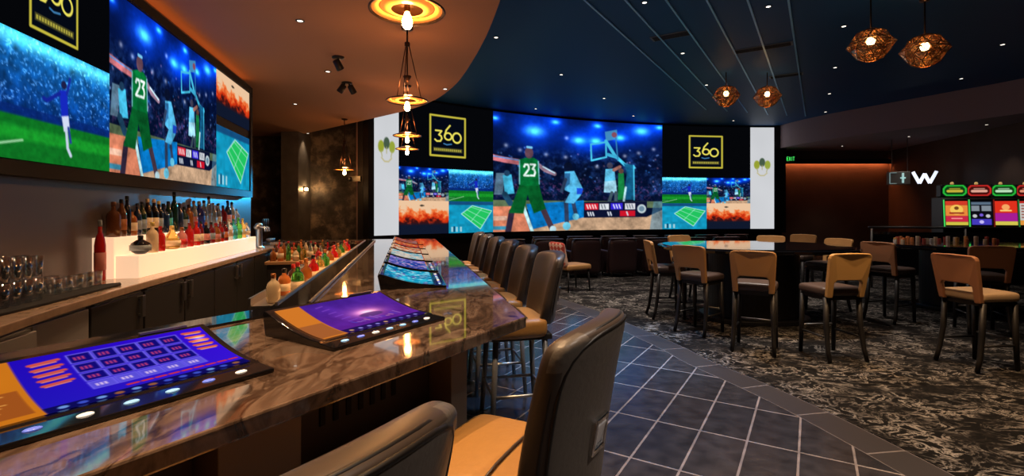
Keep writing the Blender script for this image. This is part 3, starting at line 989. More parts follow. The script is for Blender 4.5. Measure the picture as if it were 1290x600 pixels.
cab_b = [(1.6, 2.49), (2.49, 3.08), (3.08, 3.72), (3.72, 5.1), (5.1, 6.45), (6.45, 7.75), (7.75, 8.55)]
cab_lab = ['brushed grey steel cabinet under the glasses at the left end', 'grey steel panel cabinet under the stacked glasses', 'narrow black cabinet between steel panels and the double fridge doors',
           'wide black cabinet with a pair of silver handles', 'black cabinet right of the paired silver handles', 'black cabinet with one silver handle below the end of the lit riser', 'black end cabinet below the tap tower']
for k, (y0, y1) in enumerate(cab_b):
    t0, t1 = tY(y0, -1.95), tY(y1, -1.95)
    W = t1 - t0
    r = thing('bar_cabinet', cab_lab[k], 'cabinet', L(-1.95 + (0.1 if k == 0 else 0), (t0 + t1) / 2), RZ_FAR, 'cabinets under the back bar worktop')
    m_ = mat('grey steel door', (0.30, 0.285, 0.28), 0.45, 0.2) if k < 2 else M_CAB
    mb = MB(); mb.bbox((-0.42, -W / 2 + 0.004, 0.10), (0, W / 2 - 0.004, CZ - 0.052)); mb.bbox((-0.42, -W / 2 + 0.004, 0.0), (-0.05, W / 2 - 0.004, 0.10))
    mb.build('body', M_CAB, r, bevel=0.003)
    nd = 2 if W > 1.0 else 1
    for j in range(nd):
        a0 = -W / 2 + W * j / nd + 0.012; a1 = -W / 2 + W * (j + 1) / nd - 0.012
        mb = MB(); mb.bbox((0.001, a0, 0.13), (0.022, a1, CZ - 0.075))
        d = mb.build('door', m_, r, bevel=0.004)
        if k >= 2:
            yh = a1 - 0.06 if (j == 0 and nd == 2) or nd == 1 else a0 + 0.06
            mb = MB(); mb.box((0.048, yh, 0.80), (0.018, 0.045, 0.16)); mb.box((0.033, yh, 0.865), (0.022, 0.03, 0.02)); mb.box((0.033, yh, 0.735), (0.022, 0.03, 0.02))
            mb.build('handle', M_STEEL, d, bevel=0.003)
        mb = MB(); mb.box((0.012, (a0 + a1) / 2, CZ - 0.064), (0.02, (a1 - a0) * 0.9, 0.012)); mb.build('pull_rail', M_STEELD, r)

# lit riser, two steps
RT0, RT1 = tY(3.92, -2.07), tY(7.0, -2.07)
RU0 = tY(3.86, -2.3)
hw, hu = (RT1 - RT0) / 2, (RT1 - RU0) / 2
riser = thing('bottle_riser', 'front lower glowing riser with red and yellow bottles on the back bar', 'shelf', L(-2.07, (RT0 + RT1) / 2, CZ + 0.0005), RZ_FAR, 'glowing bottle risers')
mb = MB(); mb.bbox((-0.165, -hw, 0.0), (0, hw, 0.1795)); mb.build('lit_step', M_RISER, riser, bevel=0.004)
riser = thing('bottle_riser', 'taller rear glowing riser with dark tall bottles against the wall', 'shelf', L(-2.07, (RU0 + RT1) / 2, CZ + 0.0005), RZ_FAR, 'glowing bottle risers')
mb = MB(); mb.bbox((-0.318, -hu, 0.0), (-0.168, hu, 0.3245)); mb.build('lit_step', M_RISER, riser, bevel=0.004)

# bottles
BOT = {
    'tall': [(0.034, 0), (0.037, 0.006), (0.037, 0.18), (0.030, 0.215), (0.014, 0.245), (0.013, 0.30)],
    'square': [(0.042, 0), (0.045, 0.008), (0.045, 0.155), (0.036, 0.18), (0.015, 0.20), (0.014, 0.25)],
    'slim': [(0.027, 0), (0.029, 0.006), (0.029, 0.20), (0.022, 0.24), (0.012, 0.27), (0.012, 0.33)],
    'squat': [(0.040, 0), (0.046, 0.01), (0.046, 0.11), (0.034, 0.14), (0.016, 0.155), (0.015, 0.19)],
    'round': [(0.035, 0), (0.062, 0.02), (0.074, 0.055), (0.066, 0.09), (0.030, 0.115), (0.018, 0.12), (0.018, 0.145)],
    'pear': [(0.045, 0), (0.062, 0.012), (0.064, 0.05), (0.050, 0.10), (0.022, 0.15), (0.016, 0.17), (0.016, 0.19)],
}
bcol = {'red': (0.50, 0.015, 0.012), 'dark red': (0.20, 0.010, 0.012), 'amber': (0.35, 0.11, 0.02), 'brown': (0.13, 0.045, 0.018), 'dark green': (0.012, 0.045, 0.030),
        'black': (0.008, 0.008, 0.010), 'blue': (0.015, 0.03, 0.30), 'navy': (0.012, 0.03, 0.09), 'teal': (0.05, 0.42, 0.40), 'green': (0.12, 0.55, 0.10), 'yellow': (0.75, 0.55, 0.16),
        'clear': (0.60, 0.68, 0.72), 'grey': (0.25, 0.30, 0.34), 'cream': (0.72, 0.56, 0.36), 'pink': (0.60, 0.22, 0.20), 'orange': (0.65, 0.20, 0.05)}
BOT_PROTO = {}


def bottle(kind, col, labcol, capcol, loc, label, group, sc=1.0):
    key = (kind, col, labcol, capcol)
    if key not in BOT_PROTO:
        r = thing('bottle', label, 'bottle', loc, random.uniform(0, 6), group)
        pr = BOT[kind]
        m_ = mat('bottle glass ' + col, bcol[col], 0.08, trans=0.85 if col in ('clear', 'teal', 'green', 'yellow') else 0.25, coat=0.3)
        mb = MB(); mb.lathe(pr, seg=18); mb.build('glass_body', m_, r)
        if labcol:
            zl0, zl1 = pr[2][1] * 0.30, pr[2][1] * 0.80
            rr = pr[2][0] + 0.0012
            if kind in ('round', 'pear'): zl0, zl1, rr = 0.03, 0.075, max(p_[0] for p_ in pr) + 0.002
            mb = MB()
            seg = 12
            vs = [((rr - j * 0.003) * math.cos(a), (rr - j * 0.003) * math.sin(a), z) for j in (0, 1) for z in (zl0, zl1) for a in [2 * PI * i / 24 for i in range(25)]]
            mb.lathe([(rr - 0.002, zl0), (rr, zl0), (rr, zl1), (rr - 0.002, zl1)], seg=24, loop=True)
            mb.build('paper_label', mat('label ' + labcol, bcol.get(labcol, (0.7, 0.66, 0.58)), 0.6), r)
        zt = pr[-1][1]; rc = pr[-1][0] + 0.002
        mb = MB(); mb.lathe([(rc, zt - 0.022), (rc, zt + 0.006), (rc * 0.8, zt + 0.011), (0.0, zt + 0.011)], seg=14)
        mb.build('cap', mat('cap ' + capcol, bcol.get(capcol, (0.6, 0.5, 0.3)), 0.35), r)
        BOT_PROTO[key] = r
    else:
        r = dup(BOT_PROTO[key], loc, random.uniform(0, 6), label)
        r['group'] = group
    r.scale = (sc, sc, sc)
    return r


ordn = ['first', 'second', 'third', 'fourth', 'fifth', 'sixth', 'seventh', 'eighth', 'ninth', 'tenth', 'eleventh', 'twelfth', 'thirteenth', 'fourteenth', 'fifteenth', 'sixteenth', 'seventeenth', 'eighteenth', 'nineteenth', 'twentieth', 'twenty-first', 'twenty-second', 'twenty-third', 'twenty-fourth', 'twenty-fifth', 'twenty-sixth']


def t_on(k, a):
    s = (k - 645) / 620
    return a * (by + s * bx) / (s * by - bx)


shape_word = {'tall': 'tall', 'square': 'square shouldered', 'slim': 'slim', 'squat': 'squat', 'round': 'round bodied', 'pear': 'pear shaped'}
front = [(177, 'round', 'black', 'grey', 'black', 1), (192, 'square', 'cream', None, 'yellow', 1.0), (202, 'square', 'red', None, 'red', .85), (216.5, 'pear', 'yellow', 'cream', 'yellow', 1.1), (229, 'squat', 'pink', 'red', 'amber', 1),
         (238.5, 'square', 'red', None, 'dark red', .92), (247, 'square', 'red', 'cream', 'red', .95), (253, 'tall', 'dark red', 'cream', 'black', .8), (259.5, 'square', 'black', 'pink', 'amber', .9), (266, 'square', 'dark red', 'grey', 'black', .9),
         (272, 'squat', 'amber', 'pink', 'red', 1.1), (277.5, 'square', 'red', 'brown', 'dark red', .9), (283, 'square', 'dark red', 'orange', 'black', .9), (288.5, 'square', 'clear', 'cream', 'cream', 1.0), (294, 'square', 'teal', 'teal', 'teal', 1.0),
         (300, 'square', 'green', 'green', 'green', 1.05), (305.5, 'square', 'yellow', 'cream', 'yellow', 1.0), (310.5, 'squat', 'clear', 'cream', 'cream', 1.0)]
for i, (k, kind, col, lc, cc, sc) in enumerate(front):
    a = -2.13 if kind not in ('round', 'pear') else -2.145
    x, y, z = L(a, t_on(k, a), CZ + 0.18)
    bottle(kind, col, lc, cc, (x, y, z), '%s %s bottle, %s from the left on the lower lit step' % (shape_word[kind], col, ordn[i]), 'bottles on the lower lit step', sc)
back = [(143, 'square', 'brown', None, 'brown', 1.1), (153, 'tall', 'brown', 'amber', 'black', 1.0), (160, 'slim', 'black', None, 'black', 1.0), (166, 'square', 'amber', 'cream', 'black', .9), (173, 'tall', 'navy', 'grey', 'black', .9), (179, 'tall', 'dark green', 'grey', 'black', .95),
        (186, 'tall', 'black', 'cream', 'cream', 1.05), (194, 'tall', 'black', 'cream', 'cream', 1.05), (200, 'tall', 'black', 'grey', 'yellow', 1.0), (206, 'square', 'navy', None, 'black', 1.1), (212, 'tall', 'dark green', 'teal', 'black', 1.0), (219.5, 'slim', 'dark green', None, 'black', 1.2),
        (226, 'tall', 'navy', None, 'black', .95), (232, 'square', 'dark green', 'grey', 'black', 1.0), (238, 'square', 'amber', None, 'black', 1.1), (244, 'tall', 'grey', 'pink', 'amber', 1.05), (251, 'square', 'blue', 'blue', 'grey', 1.25), (257, 'tall', 'clear', 'grey', 'black', 1.1),
        (263, 'slim', 'clear', 'grey', 'black', 1.15), (269, 'tall', 'grey', 'grey', 'grey', 1.0), (275, 'tall', 'clear', 'cream', 'black', 1.0), (281, 'square', 'dark red', None, 'black', 1.1), (287, 'tall', 'navy', 'pink', 'black', 1.15), (292, 'tall', 'grey', 'amber', 'black', 1.1), (298, 'square', 'clear', None, 'grey', .95)]
for i, (k, kind, col, lc, cc, sc) in enumerate(back):
    a = -2.315
    x, y, z = L(a, t_on(k, a), CZ + 0.325)
    bottle(kind, col, lc, cc, (x, y, z), '%s %s bottle, %s from the left on the upper back step' % (shape_word[kind], col, ordn[i]), 'bottles on the upper lit step', sc)
x, y, z = L(-2.30, t_on(126, -2.30), CZ)
r = bottle('tall', 'red', 'pink', 'grey', (x, y, z), 'tall red bottle standing left of the lit riser on the worktop', 'bottles beside the lit riser', 1.0)
r.scale = (1.0, 1.0, 1.5)

# bar mat and glasses
mat_pts = [L(-2.36, 2.3), L(-2.02, 2.45), L(-1.985, 3.3), L(-1.99, 4.05), L(-2.03, 4.12), L(-2.36, 3.75)]
mc = L(-2.2, 3.2)
bmat = thing('bar_mat', 'black rubber bar mat under the drinking glasses', 'bar mat', (mc[0], mc[1], CZ))
mb = MB(); mb.prism([(p[0] - mc[0], p[1] - mc[1]) for p in mat_pts], 0.0005, 0.016); mb.build('mat', M_BLACKM, bmat, bevel=0.004)
gp = [(0.027, 0), (0.031, 0.002), (0.037, 0.128), (0.034, 0.128), (0.028, 0.010), (0, 0.010)]
tp = [(0.032, 0), (0.036, 0.003), (0.040, 0.095), (0.037, 0.095), (0.032, 0.012), (0, 0.012)]
g0 = None
rows = [(-2.28, 'back row'), (-2.19, 'middle row'), (-2.10, 'front row')]
for ri, (a, rn) in enumerate(rows):
    for c in range(9):
        for tier in range(2):
            t = 2.72 + c * 0.083 + (0.04 if ri == 1 else 0)
            x, y, z = L(a, t, CZ + 0.0165 + tier * 0.1295)
            lab = 'clear tall glass, %s of %s, %s from the left' % ('upper tier' if tier else 'lower tier', rn, ordn[c])
            if g0 is None:
                mb = MB(); mb.lathe(gp, seg=16); g0 = mb.build('drinking_glass', M_GLASS)
                tag(g0, lab, 'glass', 'tall glasses stacked on the bar mat'); g0.location = (x, y, z)
            else:
                g = dup(g0, (x, y, z), 0, lab)
g1 = None
for ri, (a, rn) in enumerate([(-2.25, 'back row'), (-2.13, 'front row')]):
    for c in range(5):
        t = 3.56 + c * 0.105 + ri * 0.03
        if ri == 0 and c > 2: continue
        x, y, z = L(a, t, CZ + 0.0165)
        lab = 'short clear tumbler, %s, %s right of the tall glass stacks' % (rn, ordn[c])
        if g1 is None:
            mb = MB(); mb.lathe(tp, seg=16); g1 = mb.build('tumbler', M_GLASS)
            tag(g1, lab, 'glass', 'short tumblers on the bar mat'); g1.location = (x, y, z)
        else:
            dup(g1, (x, y, z), 0, lab)
x, y, z = L(-2.06, 2.18, CZ)
tr = thing('coaster_tray', 'round black tray on the worktop at the left end', 'tray', (x, y, z))
mb = MB(); mb.lathe([(0.15, 0.0005), (0.16, 0.006), (0.16, 0.022), (0.152, 0.022), (0.148, 0.010), (0, 0.010)], seg=32); mb.build('dish', M_BLACK, tr)

# blue lamp added for the teal glow on the back bar wall
ww = thing('added_blue_lamp', 'small black lamp added for a teal glow, left edge of the video wall', 'lamp', (-3.66, 11.16, 2.25), 0)
mb = MB(); mb.bbox((-0.05, 0.0, -0.06), (0.22, 0.06, 0.06)); mb.build('bracket', M_BLACK, ww)
wd_ = (Vector(L(-2.39, 8.2, 1.45)) - Vector((-3.66, 11.14, 2.25))).normalized()
mb = MB(); mb.tube([Vector((0, -0.02, 0)), Vector((0, -0.02, 0)) + wd_ * 0.10], 0.045, 14); mb.build('head', M_BLACK, ww)
wl_ = bpy.data.lights.new('added_teal_beam', 'SPOT'); wl_.energy = 1500; wl_.color = (0.02, 0.50, 1.0); wl_.spot_size = math.radians(25); wl_.spot_blend = 0.8; wl_.shadow_soft_size = 0.04
wo_ = bpy.data.objects.new('added_teal_beam', wl_); C.objects.link(wo_); wo_.location = Vector((-3.66, 11.14, 2.25)) + wd_ * 0.13
wo_.rotation_euler = wd_.to_track_quat('-Z', 'Y').to_euler()

# warm sconce beside the pier on the stone wall
sc_ = thing('wall_sconce', 'tiny warm sconce on the grey pier by the dark stone wall', 'wall lamp', (-5.32, 12.6, 2.08), 0)
mb = MB(); mb.bbox((0.0, -0.05, -0.06), (0.02, 0.05, 0.06)); mb.build('back_plate', M_BRONZE, sc_, bevel=0.003)
mb = MB(); mb.lathe([(0, -0.04), (0.025, -0.03), (0.035, 0.0), (0.025, 0.03), (0, 0.04)], (0.056, 0, 0), 14); mb.build('bulb', mat('sconce bulb', (1, .7, .4), .3, emit=(1.0, 0.55, 0.22), es=160), sc_)

# tap tower
x, y, z = L(-2.10, tY(7.25, -2.10), CZ)
tp_ = thing('beer_tap_tower', 'silver beer tap tower standing past the end of the lit riser', 'tap tower', (x, y, z), RZ_FAR)
mb = MB(); mb.lathe([(0.075, 0), (0.075, 0.012), (0.05, 0.02), (0.045, 0.03), (0.045, 0.27), (0.05, 0.275), (0.05, 0.345), (0.03, 0.365), (0, 0.37)], seg=20); mb.build('column', M_STEEL, tp_)
mb = MB(); mb.tube([(0, -0.15, 0.31), (0, 0.15, 0.31)], 0.032, 14); mb.build('cross_arm', M_STEEL, tp_)
for q in (-0.11, 0.0, 0.11):
    mb = MB(); mb.tube([(0.03, q, 0.31), (0.085, q, 0.31), (0.11, q, 0.29), (0.115, q, 0.24)], 0.011, 10); f_ = mb.build('faucet', M_CHROME, tp_)
    mb = MB(); mb.lathe([(0.008, 0.32), (0.014, 0.34), (0.017, 0.42), (0.008, 0.43), (0, 0.43)], (0.09, q, 0), 10); mb.build('lever', M_BLACK, f_)
x, y, z = L(-2.12, tY(7.95, -2.1), CZ)
ct = thing('bar_caddy', 'dark bar caddy on the worktop right of the tap tower', 'caddy', (x, y, z), RZ_FAR)
mb = MB(); mb.bbox((-0.12, -0.2, 0.0005), (0.14, 0.2, 0.04)); mb.build('tray', M_BLACK, ct, bevel=0.006)
for q in (-0.12, 0.0, 0.12):
    mb = MB(); mb.lathe([(0.035, 0.0405), (0.04, 0.10), (0.037, 0.10), (0.032, 0.05), (0, 0.05)], (0, q, 0), 12); mb.build('cup', M_STEELD, ct)

# ================================================================== BAR COUNTER
BZ = 1.07
bar = thing('bar_counter', 'angled brown marble bar counter with game screens and chairs along it', 'bar counter', (0.0, 2.6, 0))
bo_ = bar.location


def B(p):
    return (p[0] - bo_.x, p[1] - bo_.y)


aR, aI, nI = 0.472, -0.479, -0.94
TE = 8.0


def meet(a, n):
    # a-line meets n-line
    M_ = np.array([[bx, -ux], [by, -uy]])
    rhs = np.array([P0[0] + n * uy - a * by, P0[1] - n * ux + a * bx])
    t, u = np.linalg.solve(M_, rhs)
    return t, u


tI, uI = meet(aI, nI)
outer = [L(aR, 7.9)[:2], Q(0, 0)[:2], Q(-2.45, 0)[:2]]
top = [L(aR - .1, TE)[:2], L(aR, TE - .1)[:2], Q(0.02, -0.0)[:2], Q(-0.01, 0.0)[:2], Q(-2.45, 0)[:2], Q(-2.45, nI)[:2], L(aI, tI)[:2], L(aI, TE)[:2]]
mb = MB(); mb.prism([B(p) for p in top], BZ - 0.045, BZ)
mb.build('countertop', M_MARBLE, bar, bevel=0.006)
# black drink rail along the bartender's edge
rail = [L(aI - 0.10, TE - 0.42)[:2], L(aI + 0.05, TE - 0.42)[:2], L(aI + 0.05, meet(aI + 0.05, nI + 0.05)[0])[:2], Q(-2.45, nI + 0.05)[:2], Q(-2.45, nI - 0.10)[:2], L(aI - 0.10, meet(aI - 0.10, nI - 0.10)[0])[:2]]
mb = MB(); mb.prism([B(p) for p in rail], BZ + 0.0006, BZ + 0.010); mb.build('drink_rail', M_BLACKG, bar)
for off in (aI + 0.05, aI - 0.092):
    p0, p1 = L(off, tI + 0.1), L(off, TE - 0.44)
    mb = MB(); mb.box(((p0[0] + p1[0]) / 2 - bo_.x, (p0[1] + p1[1]) / 2 - bo_.y, BZ + 0.012), (0.012, math.dist(p0, p1), 0.012), -BD * -1 if False else RZ_FAR); mb.build('rail_edge', M_STEEL, bar)
# knee wall under the overhang
kw = [L(0.18, TE - 0.15)[:2], Q(meet(0.18, -0.30)[1], -0.30)[:2], Q(-2.40, -0.30)[:2], Q(-2.40, -0.84)[:2], L(aI + 0.06, meet(aI + 0.06, -0.84)[0])[:2], L(aI + 0.06, TE - 0.15)[:2]]
mb = MB(); mb.prism([B(p) for p in kw], 0, BZ - 0.046); mb.build('knee_wall', M_PANELD, bar)
uC = meet(0.18, -0.30)[1]
# pilasters, vent grilles and ledges of each bay
for k in range(5):
    u0 = uC - 0.03 - k * 0.745
    if u0 < -2.0: break
    w = 0.10 if k == 0 else 0.22
    mb = MB(); c = Q(u0 - w / 2, -0.24); mb.box((*B(c), (BZ - 0.046) / 2), (0.118, w, BZ - 0.048), RZ_NEAR); mb.build('pilaster', M_PANEL, bar, bevel=0.003)
    if k < 2:
        v0, v1 = u0 - w - 0.01, u0 - 0.745 + 0.01
        cm = (v0 + v1) / 2; wd = abs(v1 - v0)
        mb = MB(); c = Q(cm, -0.292); mb.box((*B(c), 0.72), (0.014, wd, 0.56), RZ_NEAR)
        g = mb.build('vent_panel', M_PANEL if False else M_PANELD, bar)
        mb = MB()
        for j in range(7):
            c = Q(cm - 0.18 + j * 0.05, -0.2825); mb.box((*B(c), 0.90), (0.006, 0.018, 0.12), RZ_NEAR)
        mb.build('vent_slots', M_BLACKM, g)
        mb = MB(); c = Q(cm, -0.21); mb.box((*B(c), 0.715), (0.15, wd - 0.02, 0.07), RZ_NEAR); mb.build('ledge', M_LEDGE, bar, bevel=0.004)
        mb = MB(); c = Q(cm + 0.0, -0.20); mb.box((*B(c), BZ - 0.052), (0.05, 0.10, 0.011), RZ_NEAR); mb.build('light_lens', mat('under counter lens', (0.7, 0.5, 0.35), 0.4), bar)
# foot rail
mb = MB(); pts_ = [Q(-2.3, -0.12, 0.22), Q(-1.0, -0.12, 0.22), Q(-0.08, -0.12, 0.22), L(aR - 0.12, 2.3, 0.22), L(aR - 0.12, 5, 0.22), L(aR - 0.12, TE - .3, 0.22)]
mb.tube([(p[0] - bo_.x, p[1] - bo_.y, p[2]) for p in pts_], 0.022, 10)
for u in (-2.2, -1.5, -0.8):
    a_, b_ = Q(u, -0.12, 0.22), Q(u, -0.302, 0.22); mb.tube([(a_[0] - bo_.x, a_[1] - bo_.y, .22), (b_[0] - bo_.x, b_[1] - bo_.y, .22)], 0.012, 8)
for t in (3, 5, 7):
    a_, b_ = L(aR - 0.12, t, 0.22), L(0.178, t, 0.22); mb.tube([(a_[0] - bo_.x, a_[1] - bo_.y, .22), (b_[0] - bo_.x, b_[1] - bo_.y, .22)], 0.012, 8)
mb.build('foot_rail', M_BRONZE, bar)
# return counter closing the far end
rc_ = thing('return_counter', 'dark marble return counter closing the far end of the bar', 'counter', L(-1.18, TE - 0.21), RZ_FAR)
mb = MB(); mb.bbox((-0.698, -0.21, BZ - 0.045), (0.699, 0.21, BZ)); mb.build('countertop', M_MARBLE, rc_, bevel=0.005)
mb = MB(); mb.bbox((-0.66, -0.15, 0), (0.67, 0.16, BZ - 0.0455)); mb.build('end_panel', M_PANELD, rc_)

# ------------------------------------------------------------------ bar top game machines
def game_profile(n=14):
    """screen curve in (depth from front, height)"""
    out = []
    for i in range(n + 1):
        f = i / n
        d = 0.07 + 0.27 * f
        z = 0.020 + 0.060 * (f ** 1.7)
        out.append((d, z))
    return out


def make_machine(label, im, loc, rz, W=0.58, glow=None, buttons=True):
    """local: +y away from the player, x across, front edge at y = 0"""
    r = thing('game_machine', label, 'gaming machine', loc, rz, 'game machines set in the bar top')
    pr = game_profile()
    body = [(-0.005, 0.0006), (-0.005, 0.012), (0.06, 0.016)] + pr + [(0.365, 0.086), (0.375, 0.076), (0.36, 0.0006)]
    mb = MB(); mb.extrude(body, -W / 2, W / 2); mb.build('housing', M_BLACKG, r, bevel=0.003)

    def pos(u, v):
        f = (1 - v); i = f * (len(pr) - 1); k = min(int(i), len(pr) - 2); t = i - k
        d = pr[k][0] + (pr[k + 1][0] - pr[k][0]) * t; z = pr[k][1] + (pr[k + 1][1] - pr[k][1]) * t
        return (-W / 2 + 0.022 + (W - 0.044) * u, d, z + 0.0035)
    screen('touch_screen', im, pos, r, M_GAME)
    if buttons:
        for j in range(7):
            mb = MB(); xx = -W / 2 + 0.07 + j * (W - 0.14) / 6
            mb.lathe([(0.015, 0.012), (0.015, 0.0155), (0.012, 0.017), (0, 0.017)], (xx, 0.030, 0), 14, sy=0.62)
            e = [(0.25, 0.55, 1.0), (0.9, 0.95, 1.0), (0.12, 0.2, 0.9)][(j * 2 + (0 if j < 4 else 1)) % 3]
            mb.build('button', mat('button %.2f' % e[0], e, 0.3, emit=e, es=0.30), r)
    mb = MB(); mb.box((W / 2 - 0.11, 0.362, 0.089), (0.12, 0.012, 0.006)); mb.build('top_plate', M_STEEL, r)
    return r


r1 = make_machine('bar top game machine showing a blue card grid, nearest the camera', paint_cards(230, 120, 1.95), Q(-1.25, -0.225, BZ), RZ_NEAR + PI / 2, W=0.62)
r2 = make_machine('bar top game machine showing a purple sunset picture, at the bar corner', paint_sunset(190, 100, 1.75), Q(-0.465, -0.25, BZ), RZ_NEAR + PI / 2, W=0.53)
pals = [[(10, 110, 160), (40, 190, 220), (190, 230, 240), (120, 40, 150)], [(30, 60, 150), (120, 110, 200), (230, 180, 210), (20, 150, 190)], [(200, 190, 180), (60, 160, 190), (240, 220, 190), (120, 60, 90)],
        [(220, 200, 170), (210, 90, 40), (120, 60, 60), (240, 230, 220)], [(190, 60, 40), (230, 140, 60), (90, 50, 90), (240, 200, 160)], [(150, 60, 50), (200, 120, 80), (90, 110, 140), (60, 30, 50)]]
mlabs = ['bar top game machine with teal screen, first on the far run of the bar', 'bar top game machine with blue violet screen, second on the far run', 'bar top game machine with pale screen, third on the far run', 'bar top game machine with cream and orange screen, fourth on the far run',
         'bar top game machine with orange red screen, fifth on the far run', 'bar top game machine with dull red screen, last on the far run']
for k in range(6):
    tm = 3.10 + k * 0.72
    make_machine(mlabs[k], paint_game(80, 44, 1.75, pals[k]), L(aR - 0.245, tm, BZ), RZ_FAR + PI / 2, buttons=k < 2)

# under bar station behind the far run
us = thing('under_bar_station', 'steel under bar station holding bottles and jars behind the far bar run', 'bar station', L(-0.75, 6.0), RZ_FAR)
mb = MB(); mb.bbox((-0.22, -2.6, 0.86), (0.15, 0.90, 0.90)); mb.bbox((-0.22, -2.6, 0.40), (-0.19, 0.90, 0.86)); mb.bbox((-0.22, -2.6, 0.90), (-0.205, 0.90, 0.95)); mb.build('speed_rail', M_STEEL, us)
mb = MB(); mb.bbox((0.150, -2.5, 0.96), (0.165, 0.85, 0.985)); mb.build('added_glow_bar', mat('added warm glow', (1, .6, .3), .5, emit=(1.0, 0.45, 0.16), es=14), us)  # glowing bar added to warm the bottles behind the far run
for q in (-2.5, -0.85, 0.8):
    mb = MB(); mb.bbox((-0.2, q - 0.02, 0), (-0.16, q + 0.02, 0.86)); mb.bbox((0.10, q - 0.02, 0), (0.14, q + 0.02, 0.86)); mb.build('leg', M_STEELD, us)
es_ = thing('end_station', 'warm wooden back shelf holding jars and garnish inside the far bar end', 'bar station', L(-1.30, 7.30), RZ_FAR)
mb = MB(); mb.bbox((-0.5, -0.30, 0.80), (0.30, 0.24, 0.84)); mb.build('shelf_top', mat('oak shelf', (0.45, 0.24, 0.10), 0.5), es_, bevel=0.004)
mb = MB(); mb.bbox((-0.48, -0.26, 0.0), (0.28, 0.22, 0.80)); mb.build('cabinet', M_CAB, es_)
wc = ['amber', 'cream', 'red', 'orange', 'yellow', 'brown', 'green', 'clear']
kk = 0
for j in range(3):
    for c in range(8):
        x, y, z = L(-1.30 - 0.42 + c * 0.095, 7.30 - 0.2 + j * 0.17, 0.8405)
        col = wc[(c * 3 + j * 5) % 8]; kd = ['squat', 'square', 'tall'][(c + j) % 3]
        bottle(kd, col, 'cream' if (c + j) % 2 else None, ['amber', 'black', 'red'][c % 3], (x, y, z), '%s %s bottle on the end shelf, %s row, %s from the left' % (shape_word[kd], col, ['near', 'middle', 'far'][j], ordn[c]), 'bottles on the shelf inside the bar end', 0.85)
for c in range(22):
    x, y, z = L(-0.85 + (0.12 if c % 2 else 0), 6.0 - 2.48 + c * 0.15, 0.9005)
    col = wc[(c * 5 + 1) % 8]; kd = ['squat', 'square', 'squat', 'square'][c % 4]
    bottle(kd, col, 'cream' if c % 3 else None, ['amber', 'red', 'black'][c % 3], (x, y, z), '%s %s bottle in the steel speed rail, %s from the near end' % (shape_word[kd], col, ordn[c]), 'bottles in the speed rail', 0.95)


# ================================================================== BAR CHAIRS
def cushion(mb, nx, ny, nz, f):
    """closed box grid, f maps (-1..1)^3 to a point"""
    idx = {}
    vs = []

    def vid(i, j, k):
        if (i, j, k) not in idx:
            idx[(i, j, k)] = len(vs)
            vs.append(f(2 * i / nx - 1, 2 * j / ny - 1, 2 * k / nz - 1))
        return idx[(i, j, k)]
    fs = []
    for i in range(nx):
        for j in range(ny):
            for k, fl in ((0, 1), (nz, 0)):
                q = [vid(i, j, k), vid(i + 1, j, k), vid(i + 1, j + 1, k), vid(i, j + 1, k)]
                fs.append(tuple(q[::-1] if fl else q))
    for i in range(nx):
        for k in range(nz):
            for j, fl in ((0, 0), (ny, 1)):
                q = [vid(i, j, k), vid(i + 1, j, k), vid(i + 1, j, k + 1), vid(i, j, k + 1)]
                fs.append(tuple(q[::-1] if fl else q))
    for j in range(ny):
        for k in range(nz):
            for i, fl in ((0, 1), (nx, 0)):
                q = [vid(i, j, k), vid(i, j + 1, k), vid(i, j + 1, k + 1), vid(i, j, k + 1)]
                fs.append(tuple(q[::-1] if fl else q))
    mb.add(vs, fs, 0, True)
    return mb


def back_pt(x, y, z, W0=0.225, W1=0.255, z0=0.70, z1=1.215, th=0.125):
    """x across, y front(+1)/rear(-1), z height"""
    v = (z + 1) / 2
    w = W0 + (W1 - W0) * v - 0.035 * max(0, 0.25 - v) * 4 * 0.8
    t = th * (1.0 - 0.30 * v) * (1 - 0.25 * abs(x) ** 3)
    yc = -0.245 - 0.06 * v - 0.035 * v * v + 0.065 * x * x
    zz = z0 + (z1 - z0) * v - 0.030 * v * (abs(x) ** 2.5) + 0.020 * (1 - v) * x * x
    return (w * x, yc + t / 2 * y, zz)


